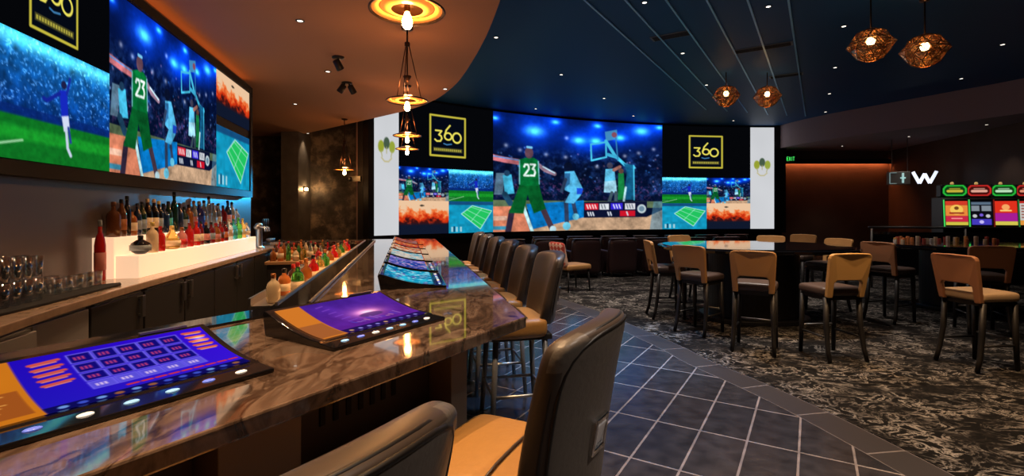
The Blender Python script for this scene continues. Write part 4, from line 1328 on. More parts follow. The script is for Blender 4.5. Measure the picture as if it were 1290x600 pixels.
def make_bar_chair(label, loc, rz):
    r = thing('bar_chair', label, 'bar chair', loc, rz, 'upholstered chairs along the bar')
    mb = MB(); cushion(mb, 6, 2, 7, lambda x, y, z: back_pt(x, (y + 1) / 2 * 1.0 if False else y, z))
    b = mb.build('backrest', [M_LEATH, M_LEATHD], r, subsurf=2)
    for p in b.data.polygons:
        if p.center.y - back_pt(p.center.x / 0.25, 0, (p.center.z - 0.70) / 0.505 * 2 - 1)[1] > -0.02: p.material_index = 1
    # twin piping round the rear panel
    for yy, s in ((-0.80, 0.94), (-0.45, 0.975)):
        pts = []
        K = 40
        for i in range(K + 1):
            a = -0.25 * PI + (1.5 * PI) * i / K
            cx, cz = math.cos(a), math.sin(a)
            m_ = (abs(cx) ** 5 + abs(cz) ** 5) ** 0.2
            q = back_pt(cx / m_ * s, yy, cz / m_ * s)
            pts.append(q)
        mb = MB(); mb.tube(pts, 0.0055, 6); mb.build('piping', mat('black piping', (0.012, 0.010, 0.009), 0.4), r)
    # recessed chrome pull low on the rear panel
    q = back_pt(-0.22, -1.0, -0.18)
    ang = -0.16
    mb = MB()
    for dx, dz, w, h in ((0, 0.042, 0.075, 0.016), (0, -0.042, 0.075, 0.016), (-0.033, 0, 0.012, 0.09), (0.033, 0, 0.012, 0.09)):
        mb.box((q[0] + dx, q[1] + 0.003 - dz * 0.16 - dx * 0.12, q[2] + dz), (w, 0.022, h), -0.12, 0, 0.16)
    hd = mb.build('pull_frame', M_CHROME, r, bevel=0.003)
    mb = MB(); mb.box((q[0], q[1] + 0.003, q[2]), (0.054, 0.014, 0.068), -0.12, 0, 0.30); hp = mb.build('pull_plate', mat('satin pull metal', (0.8, 0.8, 0.83), 0.38, 0.5), hd, bevel=0.003)
    # seat

    def seat_pt(x, y, z):
        w = 0.255 - 0.02 * (y < -0.5)
        crown = 0.018 * (1 - x * x) * (1 - y * y) if z > 0 else 0
        return (w * x, 0.005 + 0.215 * y, 0.715 + 0.058 * z + crown - (0.03 if (z < 0 and abs(x) > .9) else 0))
    mb = MB(); cushion(mb, 5, 5, 2, seat_pt); st = mb.build('seat', M_LEATHT, r, subsurf=2)
    mb = MB(); mb.tube([(-0.235, -0.055, 0.784), (-0.12, -0.05, 0.793), (0, -0.05, 0.796), (0.12, -0.05, 0.793), (0.235, -0.055, 0.784)], 0.004, 6); mb.build('seam', M_LEATHD, st)
    mb = MB(); mb.bbox((-0.21, -0.24, 0.625), (0.21, 0.18, 0.665)); mb.build('seat_frame', M_LEG, r, bevel=0.006)
    for sx in (-1, 1):
        for sy in (-1, 1):
            mb = MB(); mb.tube([(sx * 0.185, sy * 0.17 - 0.02, 0.64), (sx * 0.20, sy * 0.185 - 0.02, 0.30), (sx * 0.215, sy * 0.205 - 0.02, 0.0055)], [0.021, 0.019, 0.016], 8); mb.build('leg', M_STEELD, r)
    mb = MB(); mb.tube([(-0.204, -0.208, 0.25), (-0.204, 0.17, 0.25), (0.204, 0.17, 0.25), (0.204, -0.208, 0.25)], 0.012, 8, closed=True); mb.build('foot_ring', M_STEEL, r)
    return r


def q3(u, n): 
    p = Q(u, n); return (p[0], p[1], 0.0)


face_near = rz_of(-uy, ux)                       # facing the near run
face_far = rz_of(-by, bx)
bc = make_bar_chair('grey brown leather bar chair with tan seat and chrome pull, at the bar corner', q3(-0.47, 0.19), face_near + 0.10)
dup(bc, q3(-1.32, 0.21), face_near, 'grey brown leather bar chair with only its backrest top showing, nearest the camera')
fl = ['nearest of the far bar chairs, just past the counter corner', 'second bar chair along the far run, brown leather', 'third bar chair along the far run, brown leather', 'fourth bar chair along the far run, brown leather', 'fifth bar chair along the far run, brown leather', 'sixth bar chair along the far run, brown leather back', ]
for k in range(6):
    p = L(0.75, 3.45 + k * 0.72)
    dup(bc, (p[0], p[1], 0), face_far, fl[k])


# ================================================================== HIGH STOOLS AND TABLES
def make_stool(label, loc, rz, m_back, m_seat):
    r = thing('high_stool', label, 'stool', loc, rz, 'tan backed high stools round the tables')
    zt, zb = 1.08, 0.64

    def yb(z): return -0.215 - 0.085 * (z - 0.64) / 0.44
    W0, W1 = 0.20, 0.225
    mb = MB()
    # back: panel with two stiles, open between the stiles above the seat
    segs = [(0.83, 1.08)]

    def quadbox(x0, x1, za, zb_, xa0=None, xa1=None):
        th = 0.045
        xa0 = x0 if xa0 is None else xa0; xa1 = x1 if xa1 is None else xa1
        vs = [(x0, yb(za) - th / 2, za), (x1, yb(za) - th / 2, za), (x1, yb(za) + th / 2, za), (x0, yb(za) + th / 2, za),
              (xa0, yb(zb_) - th / 2, zb_), (xa1, yb(zb_) - th / 2, zb_), (xa1, yb(zb_) + th / 2, zb_), (xa0, yb(zb_) + th / 2, zb_)]
        mb.add(vs, [(3, 2, 1, 0), (4, 5, 6, 7), (0, 1, 5, 4), (1, 2, 6, 5), (2, 3, 7, 6), (3, 0, 4, 7)])
    w = lambda z: W0 + (W1 - W0) * (z - 0.64) / 0.44
    vs, fs = [], []
    th = 0.046
    outl = [(-w(.64), .64), (-w(.64) + .055, .64), (-w(.8) + .06, .79), (-w(.8) + .085, .815), (w(.8) - .085, .815), (w(.8) - .06, .79), (w(.64) - .055, .64), (w(.64), .64), (w(.86), .86), (w(1.03), 1.04), (w(1.06) - .01, 1.07), (w(1.08) - .04, 1.085), (0, 1.092), (-w(1.08) + .04, 1.085), (-w(1.06) + .01, 1.07), (-w(1.03), 1.04), (-w(.86), .86)]
    n = len(outl)
    vs = [(x, yb(z) - th / 2 + 0.35 * x * x, z) for x, z in outl] + [(x, yb(z) + th / 2 + 0.35 * x * x, z) for x, z in outl]
    mbx = MB()
    mbx.add(vs, [tuple(range(n))[::-1], tuple(range(n, 2 * n))] + [(i, (i + 1) % n, n + (i + 1) % n, n + i) for i in range(n)])
    mbx.build('backrest', m_back, r, bevel=0.010, seg=3)

    def sp(x, y, z):
        return (0.215 * x, -0.005 + 0.205 * y, 0.695 + 0.045 * z + (0.012 * (1 - x * x) * (1 - y * y) if z > 0 else 0))
    mb = MB(); cushion(mb, 5, 5, 2, sp); mb.build('seat', m_seat, r, subsurf=2)
    mb = MB(); mb.bbox((-0.19, -0.18, 0.61), (0.19, 0.17, 0.652)); mb.build('seat_frame', M_LEG, r)
    for sx in (-1, 1):
        mb = MB(); mb.tube([(sx * 0.18, 0.155, 0.63), (sx * 0.185, 0.165, 0.3), (sx * 0.19, 0.175, 0.0055)], [0.027, 0.024, 0.020], 8); mb.build('leg', M_LEG, r)
        mb = MB(); mb.tube([(sx * 0.18, -0.175, 0.64), (sx * 0.185, -0.19, 0.35), (sx * 0.195, -0.225, 0.12), (sx * 0.20, -0.26, 0.0055)], [0.027, 0.025, 0.022, 0.020], 8); mb.build('leg', M_LEG, r)
        mb = MB(); mb.tube([(sx * 0.185, 0.168, 0.24), (sx * 0.19, -0.20, 0.24)], 0.011, 8); mb.build('stretcher', M_LEG, r)
    mb = MB(); mb.tube([(-0.186, 0.168, 0.29), (0.186, 0.168, 0.29)], 0.012, 8); mb.build('foot_bar', M_STEELD, r)
    return r


TC = (3.40, 6.95)
stools = [((2.22, 7.0), None, M_STOOLT, M_STOOLS, 'tan backed high stool at the left end of the black table'),
          ((2.36, 6.15), None, M_STOOLT, M_STOOLS, 'tan backed high stool, second from the left at the black table'),
          ((2.66, 5.38), (3.6, 6.9), M_STOOLT, M_STOOLS, 'tan backed high stool with its broad back square to the camera'),
          ((3.30, 5.12), (3.1, 7.0), M_STOOLT2, M_STOOLS, 'pale tan high stool standing nearest the camera, turned to the left'),
          ((4.30, 8.25), None, M_STOOLT, M_STOOLS, 'orange tan high stool behind the black table on the right'),
          ((4.75, 7.45), None, M_STOOLT, M_STOOLS, 'orange tan high stool at the right end of the black table'),
          ((5.05, 8.75), (4.0, 8.0), M_STOOLT, M_STOOLS, 'tan high stool behind the black table toward the chip table'),
          ((5.22, 6.78), (6.3, 7.2), M_STOOLR, M_STOOLS, 'brown high stool between the two tables facing the chip table'),
          ((4.54, 4.78), (6.6, 5.00), M_STOOLR, M_STOOLC, 'red brown high stool with cream tan seat at the right edge'),
          ((5.85, 6.15), (6.4, 7.5), M_STOOLR, M_STOOLS, 'dark brown high stool in front of the chip table behind the cream seated stool'),
          ((3.0, 8.35), None, M_STOOLT, M_STOOLS, 'tan high stool on the far side of the black table')]
proto = {}
for (p, look, mb_, ms_, lab) in stools:
    tgt = look or TC
    rz = rz_of(tgt[0] - p[0], tgt[1] - p[1])
    key = (mb_.name, ms_.name)
    if key in proto:
        dup(proto[key], (p[0], p[1], 0.004), rz, lab)
    else:
        proto[key] = make_stool(lab, (p[0], p[1], 0.004), rz, mb_, ms_)


def make_table(label, loc, rx, ry, rim, h=1.03):
    r = thing('gaming_table', label, 'table', loc)
    K = 56
    o = [(rx * math.copysign(abs(math.cos(2 * PI * i / K)) ** 0.8, math.cos(2 * PI * i / K)), ry * math.copysign(abs(math.sin(2 * PI * i / K)) ** 0.8, math.sin(2 * PI * i / K))) for i in range(K)]
    mb = MB(); mb.prism(o, h - 0.06, h - 0.012); mb.build('armrest', rim, r, bevel=0.012)
    mb = MB(); mb.prism([(x * 0.95, y * 0.94) for x, y in o], h - 0.011, h); mb.build('tabletop', M_BLACKG, r, bevel=0.003)
    mb = MB(); mb.prism([(x * 0.45, y * 0.45) for x, y in o], 0.06, h - 0.061); mb.build('pedestal', M_BLACK, r, bevel=0.01)
    mb = MB(); mb.prism([(x * 0.55, y * 0.55) for x, y in o], 0.0005, 0.06); mb.build('plinth', M_BLACK, r, bevel=0.01)
    return r


make_table('large black gloss topped high table ringed by tan stools', (TC[0], TC[1], 0.0045), 1.28, 1.02, M_BLACKG)
make_table('black gaming table with chip stacks beside the slot machines', (7.0, 7.65, 0.0045), 1.18, 0.95, M_BLACKG, 1.0)
# chips
chipc = [(0.85, 0.30, 0.10), (0.8, 0.62, 0.45), (0.55, 0.10, 0.07), (0.9, 0.82, 0.75), (0.8, 0.45, 0.14)]
cn = 0
cp = {}
for j in range(2):
    for c in range(15):
        hh = random.choice([0.05, 0.07, 0.09])
        ci = random.randrange(5)
        ang = math.radians(152 - c * 8.8)
        x = 7.0 + (0.94 - j * 0.1) * math.cos(ang); y = 7.6 + (0.70 - j * 0.09) * math.sin(ang)
        key = (hh, ci)
        lab = 'stack of %s chips, %s row on the chip table, %s from the left' % (['orange', 'tan', 'dark red', 'cream', 'brown'][ci], ['rear', 'front'][j], ordn[c])
        if key not in cp:
            mb = MB()
            nch = int(hh / 0.01)
            prof = []
            for q in range(nch): prof += [(0.0265, q * 0.01), (0.0265, q * 0.01 + 0.0085), (0.024, q * 0.01 + 0.009), (0.024, q * 0.01 + 0.0098)]
            mb.lathe(prof, seg=14, smooth=False)
            o = mb.build('chip_stack', mat('chip %d' % ci, chipc[ci], 0.5))
            tag(o, lab, 'poker chips', 'chip stacks on the gaming table'); o.location = (x, y, 1.005); cp[key] = o
        else:
            dup(cp[key], (x, y, 1.005), 0, lab)


# lounge chairs before the video wall
def make_lounge(label, loc, rz, W=0.62, h=0.84, group='dark lounge seats facing the video wall'):
    r = thing('lounge_chair', label, 'lounge chair', loc, rz, group)
    mb = MB(); cushion(mb, 5, 2, 4, lambda x, y, z: (W / 2 * x, -0.30 - 0.05 * (z + 1) / 2 + 0.09 * y + 0.03 * x * x, 0.08 + (h - 0.08) * (z + 1) / 2)); mb.build('backrest', M_LOUNGE, r, subsurf=1)
    mb = MB(); mb.bbox((-W / 2 + 0.02, -0.42, h + 0.001), (W / 2 - 0.02, -0.28, h + 0.016)); mb.build('top_pad', M_LOUNGEG, r, bevel=0.006)
    mb = MB(); cushion(mb, 4, 4, 2, lambda x, y, z: ((W / 2 - 0.09) * x, 0.04 + 0.27 * y, 0.36 + 0.08 * z)); mb.build('seat', M_LOUNGE, r, subsurf=1)
    for s in (-1, 1):
        mb = MB(); mb.bbox((s * (W / 2) - 0.05 - 0.035 * s, -0.24, 0.08), (s * (W / 2) + 0.05 - 0.035 * s, 0.34, 0.60)); mb.build('armrest', M_LOUNGE, r, bevel=0.03)
    for sx in (-1, 1):
        for sy in (-0.30, 0.28):
            mb = MB(); mb.lathe([(0.018, 0.0005), (0.024, 0.12)], (sx * (W / 2 - 0.08), sy, 0), 8); mb.build('leg', M_LEG, r)
    return r


lc = None
spots = [(-0.1 + i * 0.86, 11.1 + 0.17 * i, ordn[i]) for i in range(7)] + [(0.75 + i * 0.86, 12.25 + 0.2 * i, ordn[i]) for i in range(7)]
for i, (x, y, nm) in enumerate(spots):
    lab = 'dark maroon lounge chair seen from behind, %s from the left in the %s row' % (nm, 'near' if i < 7 else 'far')
    rz = 0.19
    if lc is None: lc = make_lounge(lab, (x, y, 0.0045), rz, 0.68, 0.88)
    else: dup(lc, (x, y, 0.0045), rz, lab)


def pattern_mat():
    m = bpy.data.materials.new('red cream diamond fabric'); m.use_nodes = True
    nt = m.node_tree; b = nt.nodes['Principled BSDF']
    tc = N(nt, 'ShaderNodeTexCoord'); mp = N(nt, 'ShaderNodeMapping'); mp.inputs['Rotation'].default_value = (0, 0.785, 0)
    ck = N(nt, 'ShaderNodeTexChecker'); ck.inputs['Scale'].default_value = 13
    ck.inputs['Color1'].default_value = (0.45, 0.05, 0.03, 1); ck.inputs['Color2'].default_value = (0.70, 0.45, 0.33, 1)
    nt.links.new(tc.outputs['Object'], mp.inputs[0]); nt.links.new(mp.outputs[0], ck.inputs[0]); nt.links.new(ck.outputs[0], b.inputs['Base Color'])
    b.inputs['Roughness'].default_value = 0.8
    return m


ac = thing('accent_chair', 'small armless chair with red and cream diamond back and tan seat', 'chair', (1.12, 9.35, 0.0045), rz_of(0.85, 0.5))
mb = MB(); cushion(mb, 4, 2, 5, lambda x, y, z: (0.22 * x, -0.24 - 0.10 * (z + 1) / 2 + 0.05 * y, 0.46 + 0.47 * (z + 1) / 2)); mb.build('backrest', pattern_mat(), ac, subsurf=1)
mb = MB(); cushion(mb, 5, 5, 2, lambda x, y, z: (0.25 * x, 0.03 + 0.29 * y, 0.46 + 0.055 * z)); mb.build('seat', M_STOOLT, ac, subsurf=2)
for sx in (-1, 1):
    for sy in (-0.2, 0.26):
        mb = MB(); mb.tube([(sx * 0.19, sy, 0.42), (sx * 0.21, sy * 1.1, 0.001)], [0.02, 0.014], 8); mb.build('leg', M_LEG, ac)

# low rail with posts before the slot machines
gr = thing('partition_rail', 'thin blue grey rail on posts in front of the slot machines', 'railing', (9.0, 9.3, 0.0045), 0)
mb = MB(); mb.tube([(-1.9, 0.5, 1.19), (0, 0, 1.19), (1.9, -0.35, 1.19)], 0.022, 8); mb.build('top_rail', M_BLACK, gr)
for x, y in ((-1.85, 0.485), (-0.35, 0.09), (1.2, -0.22)):
    mb = MB(); mb.tube([(x, y, 0.0), (x, y, 1.17)], 0.018, 8); mb.build('post', M_STEELD, gr)
mb = MB(); mb.prism([(-1.84, 0.479), (0, -0.008), (1.9, -0.358), (1.9, -0.342), (0, 0.008), (-1.84, 0.489)], 0.25, 1.1); mb.build('infill_panel', M_BLACKG, gr)

# ================================================================== SLOT MACHINES
def slot_image(kind):
    im = Img(44, 64, 0.7, (12, 12, 20))
    if kind == 0:
        im.rect(0, 0, .7, .18, (214, 60, 40)); im.rect(0, .18, .7, .62, (236, 140, 60)); im.disc((.35, .36), .20, (250, 200, 90)); im.rect(0, .62, .7, .86, (206, 40, 70)); im.rect(0, .86, .7, 1, (210, 196, 70))
        im.disc((.35, .30), .07, (120, 70, 30)); im.line([(.15, .50), (.55, .50)], .06, (150, 40, 30)); im.line([(.2, .72), (.5, .72)], .05, (250, 150, 150))
    elif kind == 1:
        im.rect(.05, .05, .65, .16, (90, 110, 130)); im.rect(.05, .20, .3, .42, (130, 140, 150)); im.rect(.36, .20, .65, .42, (130, 140, 150)); im.disc((.15, .62), .07, (200, 200, 205)); im.disc((.55, .62), .07, (200, 200, 205)); im.disc((.35, .58), .06, (120, 90, 220))
        im.rect(.05, .74, .65, .98, (70, 60, 190)); im.disc((.35, .86), .07, (200, 190, 250))
    elif kind == 2:
        im.rect(0, 0, .7, .5, (226, 50, 30)); im.disc((.35, .26), .12, (250, 170, 100)); im.rect(0, .5, .7, .84, (170, 30, 150)); im.rect(0, .84, .7, 1, (214, 200, 80)); im.line([(.2, .4), (.5, .4)], .06, (255, 210, 120))
    else:
        im.rect(0, 0, .7, .8, (200, 196, 190)); im.rect(0, 0, .7, .10, (190, 40, 30)); im.rect(0, .8, .7, 1, (230, 150, 60))
        for q in range(5): im.line([(.1, .2 + q * .12), (.6, .2 + q * .12)], .05, (150, 80, 70))
    return im


def topper_image(col, mid):
    im = Img(56, 30, 1.6, (10, 12, 12))
    im.rect(.12, .1, 1.48, .9, tuple(c * .35 for c in col))
    im.line([(.3, .1), (1.3, .1), (1.48, .35), (1.48, .7), (1.3, .9), (.3, .9), (.12, .7), (.12, .35), (.3, .1)], .12, col)
    im.line([(.4, .55), (1.2, .55)], .22, mid); im.line([(.5, .35), (1.1, .35)], .10, tuple(c * .8 for c in mid))
    return im


green, red = (40, 190, 60), (200, 40, 36)
sdat = [(0, green, (200, 180, 60), 'slot machine with green topper and orange red screen, leftmost of the row', (0.05, 0.6, 0.10)), (1, red, (230, 170, 150), 'dark slot machine with red topper and purple lit lower screen', (0.5, 0.03, 0.02)),
        (2, green, (190, 230, 190), 'slot machine with green topper and magenta lower screen', (0.05, 0.5, 0.10)), (3, red, (230, 150, 120), 'slot machine with red topper and pale screen at the right picture edge', (0.6, 0.03, 0.02))]
for k, (kd, tc_, mid, lab, edc) in enumerate(sdat):
    r = thing('slot_machine', lab, 'slot machine', (9.25 + k * 0.51, 10.35, 0.0045), rz_of(-0.30, -1), 'slot machines along the right wall')
    # local +y faces the player
    mb = MB(); mb.extrude([(-0.28, 0.0005), (0.26, 0.0005), (0.26, 0.72), (0.33, 0.80), (0.33, 0.84), (0.20, 0.90), (0.15, 1.75), (0.10, 1.80), (-0.28, 1.80)], -0.235, 0.235); mb.build('cabinet', M_BLACK, r, bevel=0.008)
    screen('reel_screen', slot_image(kd), lambda u, v: (0.19 - 0.38 * u, 0.153 + 0.04 * v + 0.004, 1.72 - 0.50 * v), r, M_GAME)
    mb = MB()
    for s in (-1, 1): mb.box((s * 0.215, 0.18, 1.46), (0.018, 0.02, 0.58), 0, rx=0.075)
    mb.build('edge_light', mat('slot edge %d' % (kd), edc, 0.4, emit=edc, es=1.0 if kd in (0, 3) else 0.25), r)
    mb = MB(); mb.extrude([(-0.10, 1.8005), (0.08, 1.8005), (0.10, 1.84), (0.10, 2.04), (0.05, 2.07), (-0.10, 2.07)], -0.235, 0.235); tpz = mb.build('topper', M_BLACK, r, bevel=0.02)
    screen('topper_screen', topper_image(tc_, mid), lambda u, v: (0.22 - 0.44 * u, 0.106, 2.06 - 0.24 * v), tpz, M_GAME)
    mb = MB(); mb.lathe([(0.03, 2.0705), (0.03, 2.10), (0.02, 2.12), (0, 2.125)], (0, 0, 0), 10); mb.build('candle_light', mat('candle %d' % kd, (0.7, 0.5, 0.2), 0.3, emit=(1, .6, .2), es=.4), tpz)
    for j in range(4):
        mb = MB(); mb.lathe([(0.022, 0.835), (0.022, 0.862), (0, 0.866)], (-0.15 + j * 0.10, 0.285, 0), 10); mb.build('button', mat('slot button', (0.6, 0.4, 0.2), 0.3, emit=(1, .55, .2), es=.25), r)

# sign with white lit letters
sg = thing('lit_sign', 'dark hanging sign with white lit letters ending in W', 'sign', (11.0, 13.6, 2.40), rz_of(0.62, -1))
mb = MB(); mb.bbox((-0.52, -0.04, -0.14), (0.0, 0.04, 0.22)); mb.build('sign_box', M_STEELD, sg, bevel=0.01)
sg.rotation_euler = (0, 0, -0.55)
wl = mat('white letter light', (0.9, 0.92, 1), 0.4, emit=(0.80, 0.86, 1.0), es=1.1)


def stroke(mb, pts, w, y0, y1):
    for (x0, z0), (x1, z1) in zip(pts[:-1], pts[1:]):
        d = Vector((x1 - x0, z1 - z0)); n_ = Vector((-d.y, d.x)).normalized() * w / 2
        q = [(x0 + n_.x, z0 + n_.y), (x1 + n_.x, z1 + n_.y), (x1 - n_.x, z1 - n_.y), (x0 - n_.x, z0 - n_.y)]
        mb.add([(a, y0, b) for a, b in q] + [(a, y1, b) for a, b in q], [(0, 1, 2, 3), (7, 6, 5, 4), (0, 4, 5, 1), (1, 5, 6, 2), (2, 6, 7, 3), (3, 7, 4, 0)])


mb = MB(); stroke(mb, [(0.06, 0.20), (0.20, -0.12), (0.31, 0.14), (0.42, -0.12), (0.56, 0.20)], 0.07, -0.045, 0.02); mb.build('letter_w', wl, sg)
mb = MB(); stroke(mb, [(-0.16, 0.18), (-0.16, -0.10)], 0.05, -0.055, -0.041); stroke(mb, [(-0.22, 0.04), (-0.10, 0.04)], 0.04, -0.055, -0.041); mb.build('letter_i', mat('dim letter light', (.5, .7, .7), .4, emit=(.35, .62, .62), es=0.6), sg)
mb = MB(); stroke(mb, [(-0.45, 0.19), (-0.45, -0.11)], 0.025, -0.055, -0.041); stroke(mb, [(-0.45, 0.19), (-0.30, 0.19)], 0.02, -0.055, -0.041); stroke(mb, [(-0.45, -0.11), (-0.30, -0.11)], 0.02, -0.055, -0.041); mb.build('letter_edge', mat('faint letter light', (.3, .4, .4), .4, emit=(.20, .30, .30), es=0.5), sg)
mb = MB(); mb.tube([(-0.4, 0, 0.2205), (-0.4, 0, CEIL_SOF - 2.4)], 0.01, 6); mb.tube([(-0.06, 0, 0.2205), (-0.06, 0, CEIL_SOF - 2.4)], 0.01, 6); mb.build('hanger_rod', M_STEELD, sg)

# exit sign by the video wall
ex = thing('exit_sign', 'small green lit exit sign past the right end of the video wall', 'exit sign', (9.05, 16.0, 3.12), 0)
mb = MB(); mb.bbox((-0.16, -0.03, 0), (0.16, 0.03, 0.2)); mb.build('sign_case', M_BLACK, ex, bevel=0.006)
ge = mat('exit green light', (0.1, 0.8, 0.2), 0.4, emit=(0.06, 0.65, 0.12), es=1.0)
mb = MB()
for x0, pts in ((-0.13, [(.05, .16), (0, .16), (0, .10), (.04, .10), (0, .10), (0, .04), (.05, .04)]), (-0.06, [(0, .16), (.05, .04)]), (-0.06, [(.05, .16), (0, .04)]), (0.02, [(0.01, .16), (0.01, .04)]), (0.06, [(0, .16), (.06, .16)]), (0.09, [(0, .16), (0, .04)])):
    stroke(mb, [(x0 + a, b) for a, b in pts], 0.018, -0.036, -0.031)
mb.build('exit_letters', ge, ex)
mb = MB(); mb.tube([(0, 0, 0.2005), (0, 0, CEIL_SOF - 3.12)], 0.012, 6); mb.build('stem', M_BLACK, ex)

# orange glow strip over the far recess wall
cv = thing('cove_light', 'orange glowing cove strip along the top of the far brown wall', 'light', (10.6, 16.31, 3.18))
mb = MB(); mb.bbox((-1.9, -0.03, -0.02), (1.9, 0.05, -0.0005)); mb.build('strip', mat('orange cove glow', (1, .4, .15), .5, emit=(1.0, 0.26, 0.08), es=40.0), cv)

# ================================================================== LAMPS
def make_pendant(label, x, y, rim, ceil):
    r = thing('pendant_lamp', label, 'pendant lamp', (x, y, rim), 0, 'copper dish pendant lamps over the bar')
    mb = MB(); mb.lathe([(0.225, 0.0), (0.228, 0.006), (0.222, 0.012), (0.17, 0.030), (0.10, 0.052), (0.045, 0.060), (0.045, 0.057), (0.10, 0.048), (0.17, 0.026), (0.214, 0.008), (0.214, 0.0)], seg=40, loop=True)
    mb.build('shade', M_BRONZE, r)
    mb = MB(); mb.lathe([(0.16, 0.0235), (0.13, 0.012), (0.10, 0.006), (0.095, 0.010), (0.125, 0.017), (0.155, 0.028)], seg=36, loop=True); mb.build('glass_dish', M_AMBER, r)
    mb = MB(); mb.lathe([(0.208, 0.0105), (0.165, 0.0225), (0.165, 0.0245), (0.208, 0.0125)], seg=36, loop=True); mb.build('amber_ring', M_AMBER, r)
    mb = MB(); mb.lathe([(0.02, 0.055), (0.022, 0.0), (0.018, -0.004), (0, -0.004)], seg=14); so = mb.build('socket', M_BRONZE, r)
    mb = MB(); mb.lathe([(0.012, -0.0045), (0.020, -0.025), (0.031, -0.055), (0.030, -0.080), (0.018, -0.10), (0, -0.106)], seg=16); mb.build('bulb', M_BULB, so)
    H = ceil - rim
    hz = min(0.62, H - 0.1)
    for k in range(3):
        a = 2 * PI * k / 3 + 0.5
        mb = MB(); mb.tube([(0.16 * math.cos(a), 0.16 * math.sin(a), 0.036), (0.018 * math.cos(a), 0.018 * math.sin(a), hz)], 0.0055, 6); mb.build('rod', M_BRONZE, r)
    mb = MB(); mb.tube([(0, 0, 0.06), (0, 0, hz + 0.01)], 0.008, 8); mb.build('stem', M_BRONZE, r)
    mb = MB(); mb.lathe([(0, 0.21), (0.012, 0.215), (0.045, 0.265), (0.045, 0.275), (0.012, 0.285), (0, 0.285)], seg=16); mb.build('collar', M_BRONZE, r)
    mb = MB(); mb.tube([(0, 0, hz), (0, 0, H - 0.02)], 0.010, 8); mb.lathe([(0.03, hz - 0.02), (0.03, hz + 0.02), (0, hz + 0.03)], seg=14); mb.build('drop_rod', M_BRONZE, r)
    ud = bpy.data.lights.new('added_uplight', 'POINT'); ud.energy = PENDANT_UP; ud.color = (1.0, 0.38, 0.12); ud.shadow_soft_size = 0.05
    uo = bpy.data.objects.new('added_uplight', ud); C.objects.link(uo); uo.parent = r; uo.location = (0, 0.03, 0.13)  # added point light; the opaque shade itself lets nothing up
    mb = MB(); mb.lathe([(0.06, H - 0.022), (0.065, H - 0.0005)], seg=20); mb.build('canopy', M_BRONZE, r)
    return r


pl = None
pn = ['nearest the camera, over the bar corner', 'second from the camera over the bar', 'third from the camera over the bar', 'fourth from the camera over the bar']
for k, Y in enumerate((2.95, 5.35, 7.8, 9.45)):
    x = (513 - 645) / 620 * Y
    lab = 'copper dish pendant lamp with a glowing bulb, ' + pn[k]
    if pl is None: pl = make_pendant(lab, x, Y, 2.70, CEIL_BAR_Z)
    else: dup(pl, (x, Y, 2.70), 0, lab)
make_pendant('copper dish pendant lamp before the dark stone wall', (434 - 645) / 620 * 10.6, 10.6, 2.40, CEIL_BAR_Z)


def make_globe(label, x, y, z):
    r = thing('globe_lamp', label, 'pendant lamp', (x, y, z), random.uniform(0, 1), 'faceted copper globe lamps')
    seg = 10
    prof = [(0.055, 0.20), (0.16, 0.155), (0.215, 0.06), (0.262, 0.005), (0.215, -0.055), (0.15, -0.155), (0.06, -0.20)]
    vs, fs = [], []
    for i, (rr, zz) in enumerate(prof):
        for k in range(seg):
            a = 2 * PI * (k + 0.5 * (i % 2)) / seg
            vs.append((rr * math.cos(a), rr * math.sin(a), zz))
    edges = set()
    for i in range(len(prof) - 1):
        for k in range(seg):
            a0, a1 = i * seg + k, i * seg + (k + 1) % seg
            b0, b1 = (i + 1) * seg + k, (i + 1) * seg + (k + 1) % seg
            if i % 2 == 0: tris = [(a0, b0, a1), (a1, b0, b1)]
            else: tris = [(a0, b1, a1), (a0, b0, b1)]
            fs += tris
            for t_ in tris:
                for q in range(3): edges.add(tuple(sorted((t_[q], t_[(q + 1) % 3]))))
    mb = MB(); mb.add(vs, fs)
    mb.build('glass_shell', mat('copper tinted glass', (0.66, 0.41, 0.19), 0.22, 0.95, alpha=0.68), r)
    mb = MB()
    for e in edges: mb.tube([vs[e[0]], vs[e[1]]], 0.0045, 5)
    mb.build('wire_cage', M_COPPER, r)
    mb = MB(); mb.lathe([(0, 0.10), (0.035, 0.09), (0.05, 0.05), (0.035, 0.01), (0, 0.0)], seg=14); mb.build('bulb', M_GLOBE, r)
    mb = MB(); mb.tube([(0, 0, 0.10), (0, 0, CEIL - z - 0.0005)], 0.010, 8); mb.lathe([(0.05, CEIL - z - 0.03), (0.06, CEIL - z - 0.0005)], seg=16); mb.build('drop_rod', M_BRONZE, r)
    return r


gl = make_globe('faceted copper globe lamp, larger left one of the near pair', 4.52, 6.2, 3.60)
dup(gl, (5.2, 6.2, 3.53), 0.4, 'faceted copper globe lamp, right one of the near pair')
dup(gl, (4.22, 9.7, 3.78), 0.8, 'faceted copper globe lamp, left one of the far pair')
dup(gl, (5.03, 9.7, 3.77), 0.2, 'faceted copper globe lamp, right one of the far pair')

# recessed downlights
dl = None


